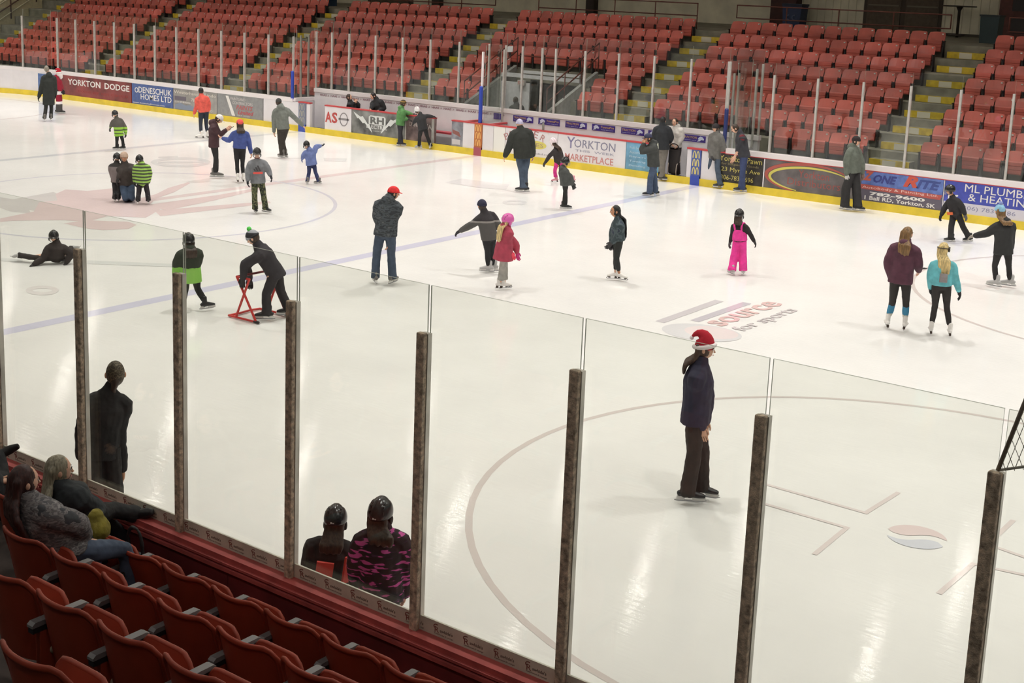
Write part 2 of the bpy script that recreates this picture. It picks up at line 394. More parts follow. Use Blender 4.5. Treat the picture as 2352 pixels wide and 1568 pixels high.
def arcband(cx, cz, rx, rz, w0, w1, a0, a1, n=24):
    out = []
    for k in range(n):
        t0, t1 = k/n, (k+1)/n; a, b = math.radians(a0+(a1-a0)*t0), math.radians(a0+(a1-a0)*t1)
        wa, wb = w0+(w1-w0)*t0, w0+(w1-w0)*t1
        out.append([(cx+rx*math.cos(a), cz+rz*math.sin(a)), (cx+rx*math.cos(b), cz+rz*math.sin(b)), (cx+(rx-wb)*math.cos(b), cz+(rz-wb)*math.sin(b)), (cx+(rx-wa)*math.cos(a), cz+(rz-wa)*math.sin(a))])
    return out
wht = (238, 234, 230)
o, a, b = panel(0, 0, white_b, x=(-22, bX(38)), label='white advert panel with a row of red diamonds')
shape(o, [[(b-.24-q*.34-.14, .66), (b-.24-q*.34, .53), (b-.24-q*.34+.14, .66), (b-.24-q*.34, .79)] for q in range(3)], (196, 96, 92)); T(o, 'HOMES', b-1.2, b-.1, 0, 1, .86, .92, (190, 176, 170)); T(o, 'BUILDING CENTRE', b-1.2, b-.1, 0, 1, .3, .38, (190, 180, 172))
o, a, b = panel(38, 78, white_b, label='white advert panel with grey capital letters')
T(o, 'LDC', a, b, .08, .72, .68, .88, (150, 146, 140)); T(o, 'FLOOR\nFINISH', a, b, .08, .55, .4, .58, (180, 174, 168)); T(o, 'CONTRACTING', a, b, .08, .8, .28, .34, (190, 180, 150))
pad_bl = mat('pad_worn_blue', (92, 118, 168), .6, var=.1)
o, a, b = panel(78, 130, white_b); m = MB(); m.prism([(a, .55), (a+.16, .93), (b, .93), (b, .22), (a+.05, .24)], 1, 12.90, 12.95); m.obj('blue_pad', pad_bl, o)
maroon = mat('panel_maroon', (128, 62, 62), .4, var=.28, scale=1.6)
o, a, b = panel(130, 302, maroon, label='dark red advert with large white slab letters YORKTON DODGE')
T(o, 'YORKTON', a, b, .16, .60, .62, .86, wht, bold=.02); T(o, 'DODGE', a, b, .655, .975, .62, .86, wht, bold=.02); T(o, 'DODGE  JEEP  RAM  CHRYSLER', a, b, .3, .96, .34, .46, (160, 66, 62))
bl1 = mat('panel_slate_blue', (84, 104, 160), .4, var=.08)
o, a, b = panel(303, 397, bl1, label='blue advert with white letters DENESCHUK HOMES LTD')
T(o, 'DENESCHUK', a, b, .17, .97, .65, .88, wht, bold=.01); T(o, 'HOMES LTD', a, b, .22, .97, .40, .62, wht, bold=.01); T(o, 'www.deneschukhomes.com', a, b, .03, .8, .24, .29, wht)
shape(o, arcband(a+.13*(b-a)-.03, .74, .1, .1, .03, .03, 0, 360), wht)
grp = mat('panel_grey_stone', (156, 152, 148), .45, var=.16, scale=2.5)
o, a, b = panel(398, 498, grp, label='grey advert with pale lettering and a house picture')
T(o, 'Westerhaug & Lindo', a, b, .02, .98, .76, .91, (222, 216, 206)); T(o, '783-8600', a, b, .42, .72, .56, .68, (222, 216, 206)); shape(o, [[(a+.08, .55), (a+.08, .7), (a+.72, .7), (a+.72, .55)]], (112, 104, 116)); T(o, 'CUSTOM BUILDERS', a, b, .04, .4, .46, .52, wht); T(o, '782-1230', a, b, .5, .9, .24, .34, (210, 204, 196))
shape(o, [[(a+.1, .22), (a+.1, .38), (a+.4, .46), (a+.7, .38), (a+.95, .42), (a+1.2, .34), (a+1.2, .22)]], (138, 148, 168), 'picture')
grq = mat('panel_mid_grey', (150, 150, 150), .45, var=.05)
o, a, b = panel(499, 604, grq, label='mid grey advert with a white slanted bar and red script')
w = b-a
shape(o, [[(a+w*.19, .93), (a+w*.25, .93), (a+w*.40, .24), (a+w*.33, .24)]], wht); T(o, 'PAINTLAND', a, b, .30, .62, .80, .90, (214, 208, 206)); T(o, 'CONTRACTORS', a, b, .34, .78, .66, .76, (214, 208, 206)); T(o, 'PAINTS', a, b, .42, .78, .48, .64, (190, 104, 104), shear=.3, bold=.02); T(o, 'Limited', a, b, .46, .80, .32, .46, (196, 88, 92), shear=.3, bold=.02); T(o, '783-4060', a, b, .44, .72, .25, .30, (206, 200, 198))
panel(605, 686, white_b)
def mpad(p0, p1, base, foot, arch):
    o, a, b = panel(p0, p1, base, name='post_pad', y=12.925, z0=.20, z1=.99, label='padded post cover printed with a column of golden arches')
    m = MB(); m.box(a+.004, b-.004, 12.915, 13.0, 0, .26); m.obj('pad_foot', foot, o)
    c = (a+b)/2; w = (b-a)*.36
    for q in range(3):
        z = .31+q*.225; pol = []
        for sgn in (-1, 1): pol += arcband(c+sgn*w*.5, z, w*.52, .2, .03, .03, 0, 180, 10)
        shape(o, pol, arch, 'arches', y=12.922)
    return o
mpad(686.5, 703, mat('pad_grey_blue', (130, 136, 156), .5), mat('pad_foot_blue', (74, 92, 176), .5), (176, 172, 160))
panel(703.5, 712, white_b)
o, a, b = panel(746, 807, white_b, label='white advert with red and grey letters AS and a round emblem')
T(o, 'A', a, b, .02, .26, .44, .80, (200, 84, 80), bold=.03); T(o, 'S', a, b, .27, .48, .44, .80, (196, 84, 80), bold=.03); cxe = a+.72*(b-a); shape(o, arcband(cxe, .60, .19, .23, .035, .035, 0, 360)+[[(cxe-.24, .57), (cxe-.24, .64), (cxe+.24, .64), (cxe+.24, .57)]], (150, 144, 146))
stone = mat('panel_dark_stone', (118, 118, 116), .5, var=.35, scale=2.2)
o, a, b = panel(808, 929, stone, label='dark stone-look advert reading RH ELECTRIC between white lightning bolts')
w = b-a; pale = (226, 228, 226)
bolt = [(.03, .94), (.17, .74), (.215, .78), (.31, .46), (.345, .47), (.40, .10), (.25, .50), (.215, .47), (.135, .68), (.11, .66)]
def bolts(sgn, inset):
    out = []
    cxx = sum(p[0] for p in bolt)/len(bolt); czz = sum(p[1] for p in bolt)/len(bolt)
    for p in bolt:
        q = (cxx+(p[0]-cxx)*inset, czz+(p[1]-czz)*(inset if inset == 1 else inset*1.12)); out.append((a+w*(q[0] if sgn < 0 else .96-q[0]), .2+.76*q[1]))
    return out
def bolt_strips(sgn, mt, inset, nm, dy):
    q = bolts(sgn, inset); n = len(q); tri = [[q[i], q[i+1], q[n-1-i-1], q[n-1-i]] for i in range(n//2-1)]
    shape(o, tri, mt, nm, y=12.947-dy)
for sgn in (-1, 1): bolt_strips(sgn, pale, 1, 'lightning_bolt', 0)
shape(o, [[(a+w*.33, .56), (a+w*.33, .80), (a+w*.36, .85), (a+w*.62, .85), (a+w*.65, .80), (a+w*.65, .56)]], pale, 'letter_plate'); T(o, 'RH', a, b, .36, .62, .58, .81, (108, 108, 106), bold=.04, ex=.006); T(o, 'ELECTRIC', a, b, .29, .68, .42, .54, pale, bold=.01); T(o, 'YORKTON, SK', a, b, .42, .58, .33, .36, pale)
brown = mat('panel_brown_photo', (122, 104, 102), .45, var=.3, scale=3)
panel(929.5, 933, grey_al, name='door_post')
o, a, b = panel(933, 998, brown, label='brown photo advert partly hidden behind two skaters')
T(o, 'CASINO', a, b, .1, .45, .66, .8, (206, 196, 190)); T(o, 'TA', a, b, .66, .9, .62, .78, (206, 196, 190)); shape(o, [[(b-.12, .2), (b-.12, .98), (b-.02, .98), (b-.02, .2)]], grey_al, 'door_frame')
photo = mat('panel_photo_grey', (140, 140, 148), .45, var=.25, scale=3)
o, a, b = panel(1037, 1063, photo, label='narrow grey photo advert beside the open bench gate')
shape(o, [[(a+.04, .72), (a+.3, .66), (a+.38, .5), (a+.2, .56), (a+.05, .6)]], (150, 96, 88), 'picture'); shape(o, [[(a+.04, .26), (a+.04, .42), (a+.36, .42), (a+.36, .26)]], (208, 202, 202), 'picture'); T(o, 'Phone us', a, b, .1, .75, .30, .36, (90, 84, 90))
panel(1063, 1090, white_b)
mpad(1090, 1107.5, mat('pad_orange', (196, 120, 70), .5), mat('pad_foot_red', (178, 92, 104), .5), (238, 186, 110))
panel(1108, 1133, white_b); panel(1133.3, 1160, mat('board_bright', (246, 244, 238), .35))
o, a, b = panel(1160.5, 1280, white_b, label='white advert with arched red lettering and a yellow oval')
w = b-a
for ch, fx, fz, rot in (('P', .05, .66, .5), ('R', .15, .74, .35), ('E', .25, .80, .2), ('M', .38, .83, 0), ('I', .50, .83, -.05), ('E', .58, .80, -.25), ('R', .70, .72, -.5)):
    lettering(ch, -.08 if ch != 'I' else -.03, .08 if ch != 'I' else .03, 0, .2, (a+w*fx, 12.947, fz-.03), (math.cos(rot), 0, math.sin(rot)), (-math.sin(rot), 0, math.cos(rot)), mat('letters_rose', (186, 134, 132), .5), o)
shape(o, [[(a+w*.62+.34*math.cos(t), .56+.12*math.sin(t)) for t in [2*math.pi*q/24 for q in range(24)]]], (222, 210, 110), 'yellow_oval'); T(o, 'TIRES', a, b, .36, .74, .50, .62, (176, 150, 120), ex=.006); T(o, 'premiertiresltd.com', a, b, .22, .9, .26, .33, (150, 146, 152))
shape(o, [[(a+w*.80, .90), (a+w*.82, .90), (a+w*.82, .98), (a+w*.80, .98)]], wht)
o, a, b = panel(1280.5, 1437, white_b, label='white advert reading YORKTON THIS WEEK MARKETPLACE')
T(o, 'Y', a, b, .14, .26, .60, .93, (138, 132, 168)); T(o, 'ORKTON', a, b, .25, .85, .64, .88, (140, 138, 160)); T(o, 'THIS  WEEK', a, b, .27, .84, .52, .585, (168, 164, 182)); T(o, 'MARKETPLACE', a, b, .12, .83, .24, .44, (204, 138, 134), bold=.01)
cyan = mat('panel_cyan', (116, 166, 196), .45, var=.12, scale=3)
o, a, b = panel(1437.5, 1522, cyan, label='pale blue advert with faint white lettering behind the man in a cap')
for q, tx in enumerate(('Full Service', 'Automotive', 'Repairs', 'Towing', 'Detailing')): T(o, tx, a, b, .1, .55, .80-q*.13, .87-q*.13, (196, 220, 232))
panel(1577.5, 1588, white_b)
mpad(1588, 1610, mat('pad_blue_print', (88, 104, 172), .5), mat('pad_foot_blue2', (62, 84, 178), .5), (226, 212, 130))
panel(1610.5, 1652, white_b)
black_p = mat('panel_black', (62, 58, 54), .4, var=.15)
o, a, b = panel(1652, 1752, black_p, label='black advert with yellow serif lettering for a pawn shop')
ye = (214, 200, 110)
T(o, 'Yorkton Pawn', a, b, .0, .97, .78, .93, ye); T(o, 'for Bargains & Goods', a, b, .05, .9, .66, .74, (150, 140, 100)); T(o, '23 Myrtle Ave', a, b, .05, .94, .47, .62, ye); T(o, '306-783-9696', a, b, .05, .8, .27, .40, ye)
panel(1752.5, 1756, white_b, name='joint_strip')
gr2 = mat('panel_charcoal', (108, 102, 102), .45, var=.22, scale=2)
o, a, b = panel(1756.5, 1977, gr2, label='charcoal advert with a red and yellow swoosh round Yorkton Distributors')
w = b-a; cx_ = a+w*.46
shape(o, arcband(cx_, .57, w*.46, .40, .03, .11, 20, 165)+arcband(cx_, .57, w*.46, .40, .11, .03, 165, 250), (186, 96, 86), 'swoosh'); shape(o, arcband(cx_+.06, .54, w*.44, .34, .02, .09, 22, 165)+arcband(cx_+.06, .54, w*.44, .34, .09, .02, 165, 252), (220, 208, 104), 'swoosh', y=12.945)
T(o, 'Yorkton', a, b, .36, .68, .58, .78, (166, 92, 86)); T(o, 'Distributors', a, b, .25, .80, .36, .55, (160, 92, 86))
zr = mat('panel_zone_blue', (104, 128, 196), .45, var=.1)
o, a, b = panel(1977.5, 2165, zr, label='blue, red and grey advert for an autobody and painting shop')
w = b-a
shape(o, [[(a, .2), (b, .2), (b, .52), (a, .52)]], (104, 98, 112), 'lower_band'); shape(o, [[(a, .50), (b-.05, .46), (b+.0, .58), (a, .62)]], (188, 92, 84), 'red_band', y=12.944)
T(o, 'Z', a, b, .02, .15, .72, .96, (206, 104, 84), shear=.3, bold=.05); T(o, 'ONE', a, b, .15, .44, .69, .90, (64, 72, 140), shear=.3, bold=.04); T(o, 'R', a, b, .52, .70, .68, .96, (212, 92, 76), shear=.3, bold=.05); T(o, 'ITE', a, b, .68, .97, .68, .90, (70, 84, 150), shear=.3, bold=.04)
T(o, 'Autobody & Painting Ltd.', a, b, .02, .95, .505, .585, (236, 208, 200), ex=.008); T(o, '782-9600', a, b, .12, .80, .36, .45, wht, bold=.04, ex=.006); T(o, '1 Ball RD, Yorkton, SK', a, b, .06, .93, .22, .34, wht, bold=.02, ex=.006)
panel(2165.5, 2168, white_b, name='joint_strip')
ml = mat('panel_royal_blue', (74, 84, 178), .4, var=.06)
o, a, b = panel(0, 0, ml, x=(bX(2168.5), bX(2168.5)+2.44), label='royal blue and white advert reading ML PLUMBING & HEATING')
w = b-a
shape(o, [[(a, .2), (b, .2), (b, .46), (a, .46)]], (216, 212, 222), 'lower_band'); T(o, 'ML PLUMBING', a, b, .20, .97, .74, .93, wht); T(o, '& HEATING', a, b, .24, .88, .53, .71, wht); T(o, '(306) 783-8386', a, b, .17, .71, .27, .40, (140, 140, 168), ex=.006); shape(o, [[(a+w*.9+.22*math.cos(t), .33+.07*math.sin(t)) for t in [2*math.pi*q/20 for q in range(20)]]], (96, 104, 190), 'oval_badge', y=12.943)
shape(o, [[(a+.1, .5), (a+.1, .62), (a+.34, .64), (a+.34, .6), (a+.2, .58), (a+.34, .56), (a+.34, .5)]], wht)
panel(0, 0, white_b, x=(b, 24))
run('cap_rail', bX(746), bX(998), 12.93, 13.07, .98, 1.02, red_cap); run('cap_rail', bX(686), bX(712), 12.92, 13.07, .99, 1.03, red_cap)
run('cap_rail', bX(1037), bX(1522), 12.93, 13.07, .98, 1.02, red_cap); run('cap_rail', bX(1577), XP, 12.92, 13.07, .985, 1.03, red_cap)
for px in (750, 870, 985, 1045, 1150, 1300, 1420, 1515, 1580, 1640):
    run('board_bracket', bX(px), bX(px)+.05, 13.05, 13.12, .0, .97, grey_al)
# ------------------------------------------------------------------ team benches behind the far boards
RY = 13.95
rear = thing('bench_wall', 'white wall behind the players benches with small repeated adverts', 'wall', (0, 0, 0))
m = MB(); m.box(-8.0, 8.95, RY-.02, RY+.12, -.05, 1.30); m.obj('wall_panel', white_b, rear)
m = MB(); m.box(-8.02, 8.97, RY-.035, RY+.15, 1.30, 1.43); m.obj('cap_rail', white_cap, rear)
m = MB(); m.box(-8.0, 8.95, RY-.038, RY-.034, 1.295, 1.30); m.obj('cap_line', mat('line_brown', (150, 120, 116), .6), rear)
rose = mat('letters_mauve', (150, 112, 124), .5)
for q in range(16):
    x = -7.72+q*.505
    if x > .1: break
    lettering('HAAS', x, x+.31, 1.185, 1.255, (0, RY-.021, 0), (1, 0, 0), (0, 0, 1), rose, rear, bold=.02)
    m = MB()
    for u in arcband(x+.38, 1.215, .045, .025, .012, .012, -120, 100, 5): m.prism(u, 1, RY-.025, RY-.019)
    m.obj('arrow_mark', rose, rear)
purple = mat('plate_purple', (74, 56, 140), .45, var=.1); gold = mat('letters_gold', (206, 168, 110), .5); dogw = mat('plate_white', (214, 220, 238), .5)
dog = [(0, 0), (.05, .05), (.03, .1), (.10, .155), (.16, .14), (.22, .09), (.21, .05), (.13, .06), (.10, .02)]
for q, (p0, p1) in enumerate(((1135, 1152), (1180, 1226), (1238, 1287), (1300, 1349), (1361, 1414), (1428, 1481), (1490, 1540), (1552, 1622), (1640, 1668), (1685, 1700))):
    x0, x1 = bX(p0, RY, 1.2), bX(p1, RY, 1.2)
    if q == 7: x0 = x1-.75
    m = MB(); m.box(x0, x1, RY-.03, RY-.018, 1.07, 1.26); pl = m.obj('advert_plate', purple, rear); w = x1-x0
    if w < .4: continue
    tr = q % 2 == 1
    lettering('TRACTION' if tr else 'TownePro', x0+(.03 if tr else w*.38), x0+(w*.62 if tr else w-.04), 1.16, 1.225, (0, RY-.03, 0), (1, 0, 0), (0, 0, 1), gold, pl, bold=.01)
    lettering('heavy duty parts', x0+(.05 if tr else w*.4), x0+(w*.6 if tr else w-.06), 1.10, 1.125, (0, RY-.03, 0), (1, 0, 0), (0, 0, 1), dogw, pl)
    dx = x0+(w-.27 if tr else .03); m = MB(); m.prism([(dx+p[0], 1.085+p[1]) for p in dog], 1, RY-.036, RY-.029); m.obj('dog_emblem', dogw, pl)
m = MB(); m.box(-8.0, 8.95, 13.05, RY-.02, -.05, .06); tag(m.obj('floor', mat('bench_floor', (58, 54, 54), .9)), kind='structure')
def bench(x0, x1, label):
    t = thing('players_bench', label, 'bench', (x0, 13.62, .06))
    m = MB(); m.box(0, x1-x0, -.14, .14, .40, .46); m.obj('plank', mat('bench_red', (176, 62, 72), .5), t)
    n = max(2, int((x1-x0)/1.3))
    for k in range(n):
        x = .15+(x1-x0-.36)*k/(n-1); m = MB(); m.box(x, x+.06, -.05, .05, .0, .40); m.obj('leg', mat('bench_leg', (110, 106, 104), .5, .3), t)
bench(-6.6, -1.05, 'red plank players bench seen through the gap left of the centre post')
bench(.9, 5.6, 'red plank players bench hidden behind the YORKTON advert boards')
for nm, x, lab in (('divider_wall', -.62, 'low divider with a red cap left of the padded centre post'), ('divider_wall', .36, 'low divider with a red cap right of the padded centre post')):
    t = thing(nm, lab, 'divider', (x, 13.07, .06)); m = MB(); m.box(-.03, .03, 0, .84, 0, .9); m.obj('divider_panel', white_b, t)
    m = MB(); m.box(-.06, .06, -.02, .85, .9, .95); m.obj('cap_rail', red_cap, t)
t = thing('water_bottle', 'grey sports bottle standing on the board cap above the white adverts', 'bottle', (bX(1248, 13.0, 1.2), 13.0, 1.02))
m = MB(); m.tube([(0, 0, 0), (0, 0, .19)], .036, 10); m.obj('bottle_body', mat('bottle_grey', (136, 136, 128), .4), t); m = MB(); m.tube([(0, 0, .19), (0, 0, .25)], [.03, .014], 8); m.obj('bottle_cap', mat('bottle_cap', (120, 120, 116), .4), t)
# ------------------------------------------------------------------ far glass
def post(par, x, y, z0, z1, mt=None, w=.026, name='post'):
    m = MB(); m.box(x-w, x+w, y-.03, y+.03, z0, z1); return m.obj(name, mt or grey_al, par)
gl = thing('glass_wall', 'tall clear glass on pale posts along the left half of the far boards', 'glass')
xs = [-30+8-k*0 for k in range(0)]; xs = [-21.57, -20.36, -19.14, -17.92, -16.71, -15.5, -14.26, -13.03, -11.8, -10.59, -9.37, -8.14]
for i, x in enumerate(xs):
    post(gl, x, 13.03, 1.0, 3.22)
    if i: pane('glass_pane', gl, xs[i-1]+.006, x-.006, 1.10, 3.5, 13.08)
c = corner_pts(RC+.1, 8)
for i in range(8):
    p, q = Vector((*c[i], 0)), Vector((*c[i+1], 0)); d = (q-p).normalized(); n = Vector((-d.y, d.x, 0))
    m = MB(); m.obox((p+q)/2+Vector((0, 0, 2.3)), d*((q-p).length/2-.006), n*.006, Vector((0, 0, 1.2))); m.m = [1, 1, 0, 1, 0, 1]; m.obj('glass_pane', [GL, GEDGE], gl)
    if i: post(gl, p.x, p.y-.05, 1.0, 3.22)
m = MB(); m.tube([(-8.14, 12.99, 1.1), (-8.14, 12.99, 2.0)], .055, 10); pd = m.obj('post_pad', blue_pad, gl); pd['label'] = 'blue foam pad round the post'
for y in (13.35, 13.72): post(gl, -8.1, y, 1.05, 3.25)
pane('glass_pane', gl, 13.1, 13.98, 1.12, 3.5, -8.08, 'y')
m = MB(); m.box(-8.16, -8.02, 13.05, 13.97, .0, 1.0); m.obj('return_board', white_b, gl); m = MB(); m.box(-8.18, -8.0, 13.0, 13.98, 1.0, 1.12); m.obj('cap_rail', white_cap, gl)
gl = thing('glass_wall', 'clear glass on pale posts above the white bench wall at the centre', 'glass')
xs = [-7.98, -7.23, -6.42, -5.22, -4.02, -2.83, -1.63, -.43, .22, .86, 1.6, 2.1, 3.16, 4.34, 5.53, 6.73, 7.9, 8.93]
for i, x in enumerate(xs):
    post(gl, x, RY+.03, 1.3, 3.39)
    if i: pane('glass_pane', gl, xs[i-1]+.006, x-.006, 1.43, 3.75, RY+.08)
gl = thing('glass_wall', 'single glass divider with a blue padded post at the centre line', 'glass')
post(gl, .05, 13.03, 1.02, 3.2, white_cap); m = MB(); m.tube([(.05, 12.99, 1.03), (.05, 12.99, 2.1)], .06, 10); m.obj('post_pad', blue_pad, gl)['label'] = 'blue foam pad round the post'
post(gl, .22, 13.9, 1.0, 3.26); pane('glass_pane', gl, 13.08, 13.88, 1.0, 3.4, .12, 'y')
gl = thing('glass_wall', 'tall clear glass on pale posts right of the benches on the far boards', 'glass')
xs = [8.42, 9.73, 10.95, 12.17, 13.39, 14.62, 15.86, 17.08, 18.3, 19.52, 20.74]
for i, x in enumerate(xs):
    post(gl, x, 13.03, 1.0, 3.45 if i == 0 else 3.18)
    if i: pane('glass_pane', gl, xs[i-1]+.006, x-.006, 1.10, 3.5, 13.08)
m = MB(); m.tube([(8.42, 12.99, 1.05), (8.42, 12.99, 2.15)], .055, 10); m.obj('post_pad', mat('pad_navy', (42, 54, 110), .5), gl)['label'] = 'dark blue foam pad round the post'
for y in (13.12, 13.4): post(gl, 8.52, y, 1.0, 3.14)
post(gl, 8.8, 13.9, 1.1, 3.25)
pane('glass_pane', gl, 13.12, 13.98, 1.05, 3.5, 8.62, 'y')
m = MB(); m.box(8.56, 8.7, 13.05, 13.97, .0, 1.0); m.obj('return_board', white_b, gl); m = MB(); m.box(8.54, 8.72, 13.05, 13.98, 1.0, 1.1); m.obj('cap_rail', white_cap, gl)
# ================================================================== near boards and glass
dkred = mat('board_back_red', (122, 46, 46), .6, var=.12, scale=3); ledge_r = mat('ledge_red', (190, 92, 88), .5, var=.1, scale=6)
nb = thing('rink_boards', 'dark red back of the near boards with a pale printed strip under the glass', 'boards')
for k in range(9):
    x0 = 8.+k*2.44; m = MB(); m.box(x0+.003, x0+2.437, -13.20, -12.95, .0, 1.0); o = m.obj('board_panel', dkred, nb)
m = MB(); m.box(8, 29.9, -13.205, -12.94, 1.0, 1.06); m.obj('ledge', ledge_r, nb)
m = MB(); m.box(8, 29.9, -13.235, -13.205, .955, .985); m.box(8, 29.9, -13.228, -13.2, 1.0, 1.02); m.obj('ledge_lip', ledge_r, nb)
strip = mat('strip_stone', (214, 212, 194), .6, var=.08, scale=5)
m = MB(); m.box(8, 29.9, -13.105, -13.09, 1.06, 1.165); st = m.obj('printed_strip', strip, nb)
nb2 = mat('strip_ink_red', (130, 84, 74), .6); nb3 = mat('strip_ink', (120, 116, 104), .6)
for k in range(38):
    x = 14.6+k*.255*1.0
    if x > 23.6: break
    m = MB()
    for u in arcband(x+.03, 1.130, .026, .018, .006, .006, 60, 230, 6): m.prism(u, 1, -13.1075, -13.104)
    m.obj('strip_emblem', nb2, nb)
    lettering('R', x+.015, x+.052, 1.088, 1.128, (0, -13.1052, 0), (1, 0, 0), (0, 0, 1), nb2, nb, name='strip_lettering', ex=.001)
    lettering('awhide\'s', x+.06, x+.17, 1.098, 1.122, (0, -13.1052, 0), (1, 0, 0), (0, 0, 1), nb3, nb, name='strip_lettering', bold=.02, ex=.001)
    lettering('Steakhouse & Lounge', x+.012, x+.175, 1.072, 1.086, (0, -13.1052, 0), (1, 0, 0), (0, 0, 1), nb3, nb, name='strip_lettering', ex=.001)
ng = thing('glass_wall', 'large clear glass panes between padded metal posts on the near boards', 'glass')
padm = mat('post_rubber', (192, 174, 152), .8, var=.25, scale=30, bump=.6, bscale=120); chrome = mat('post_metal', (214, 210, 200), .35, .35, var=.1, scale=4)
nx = [12.22, 13.44, 14.66, 15.882, 17.12, 18.345, 19.555, 20.757, 21.976, 23.228, 24.45, 25.67]
for i, x in enumerate(nx):
    m = MB(); m.box(x-.036, x+.030, -13.150, -13.108, 1.035, 3.155); o = m.obj('post_padding', padm, ng)
    bv = o.modifiers.new('b', 'BEVEL'); bv.width = .008; bv.segments = 2
    m = MB(); m.box(x-.034, x+.034, -13.108, -13.068, 1.0, 3.145); m.obj('post', chrome, ng)
    if i: pane('glass_pane', ng, nx[i-1]+.011, x-.011, 1.06, 3.462, -13.058, g=GLN)
# the corner of a net frame standing on the last post
nf = thing('net_frame', 'triangular wire net frame rising from the right-hand near post', 'net', (23.228, -13.1, 3.155))
wire = mat('net_wire', (190, 188, 176), .5, .2); A_ = Vector((0, 0, 0)); B_ = atY(2356, 918, -13.1)-Vector((23.228, -13.1, 3.155)); C_ = atY(2420, 1062, -13.1)-Vector((23.228, -13.1, 3.155)); D_ = B_+(B_-A_)*.9; E_ = C_+(C_-A_)*.9
m = MB(); m.cyl(A_, D_, .011); m.obj('frame_rod', mat('net_rod', (150, 140, 124), .5, .2), nf); m = MB(); m.cyl(A_, E_, .007); m.obj('frame_rod', wire, nf)
m = MB()
for k in range(1, 13):
    t = k/12; m.cyl(A_.lerp(D_, t), A_.lerp(E_, t)+Vector((0, 0, -.015)), .0018, 4); p = A_.lerp(E_, t*.98); q = D_.lerp(E_, t*.98); m.cyl(p, p+(q-E_)*.98+(D_-A_)*0, .003, 4) if False else m.cyl(A_.lerp(E_, t), D_.lerp(E_, t), .0018, 4)
m.obj('net_mesh', wire, nf)['kind'] = 'stuff'
# ================================================================== far grandstand
FZ = lambda i: .925+.3817*i
EY = lambda i: 13.906+.768*i
AISLES = [12.0, 3.6, -4.74, -13.08, -21.5, -29.9]; AW = 1.08
TX0, TX1 = -1.5, 1.62
conc = mat('concrete', (132, 128, 114), .85, var=.16, scale=2.2, bump=.2, bscale=20)
step_y = mat('step_yellow', (200, 172, 44), .6, var=.1, scale=6); step_w = mat('step_plate', (206, 200, 180), .6)
gs = thing('grandstand', 'tiered concrete grandstand with yellow aisle steps beyond the far glass', 'grandstand')
for i in range(9):
    y0 = max(EY(i), 14.1); y1 = EY(i+1)+.0 if i < 8 else 28.4
    m = MB()
    if i < 4:
        for a, b in ((-33, TX0-.12), (TX1+.12, 34)): m.box(a, b, y0, y1, max(-.05, FZ(i)-.9), FZ(i))
    else: m.box(-33, 34, y0, y1, FZ(i)-(.9 if i > 4 else .4), FZ(i))
    m.obj('tier', conc, gs)
for a in AISLES:
    for i in range(8):
        if i == 0 and -8.5 < a < 9: continue
        yf = 14.29+.768*i; z = FZ(i)
        m = MB(); m.box(a, a+AW, yf, EY(i+1)+.0, z, z+.19); st = m.obj('aisle_step', conc, gs)
        m = MB(); m.box(a+.0, a+AW, yf-.012, yf+.05, z+.012, z+.196); m.obj('step_nosing', step_y, st)
        m = MB(); m.box(a+.36, a+.72, yf-.016, yf-.004, z+.02, z+.185); m.obj('step_plate', step_w, st)
for x in (TX0-.12, TX1):
    m = MB(); m.prism([(14.1, -.05), (16.98, -.05), (16.98, FZ(4)+.12), (14.1, FZ(1)+.06)], 0, x, x+.12); m.obj('tunnel_wall', mat('tunnel_grey', (156, 154, 150), .8, var=.08), gs)
wl = mat('tunnel_white', (214, 212, 214), .6, var=.04)
m = MB(); m.box(TX0, -.34, 16.1, 16.25, 0, 2.08); m.obj('tunnel_panel', wl, gs)
m = MB(); m.box(TX0, TX1, 16.1, 16.3, 2.24, 2.36); m.box(TX0+.85, TX1, 16.06, 16.12, 2.24, 2.36); m.box(TX0+.85, TX1, 16.06, 16.3, 2.40, 2.48); m.obj('tunnel_lintel', wl, gs)
m = MB(); m.box(-.34, -.02, 16.15, 16.2, 0, 2.2); m.obj('tunnel_shade', mat('tunnel_shade', (48, 44, 40), .6), gs)  # dark sheet standing in for the shade within the tunnel opening
m = MB(); m.box(TX0, TX1, 19.5, 19.6, 0, 2.4); m.box(TX1-.02, TX1+.1, 16.98, 19.6, 0, 2.4); m.box(TX0-.1, TX0+.02, 16.98, 19.6, 0, 2.4); m.obj('tunnel_back', mat('tunnel_back', (146, 142, 126), .8, var=.1), gs)
m = MB(); m.box(.25, .6, 19.44, 19.5, .9, 2.0); m.box(1.1, 1.45, 19.44, 19.5, 1.3, 1.8); m.obj('tunnel_window', mat('tunnel_window', (206, 200, 176), .4), gs)
t = thing('exit_sign', 'pale exit sign box beside the tunnel opening', 'sign', (-.62, 16.05, 2.0))
m = MB(); m.box(-.14, .14, -.05, .05, 0, .17); m.obj('sign_box', mat('sign_box', (196, 188, 182), .5), t); lettering('EXIT', -.11, .11, .04, .13, (0, -.051, 0), (1, 0, 0), (0, 0, 1), mat('sign_red', (206, 110, 104), .5), t)
rail_b = mat('rail_brown', (104, 56, 46), .5, .1); rail_d = mat('rail_dark', (84, 58, 50), .5, .1)
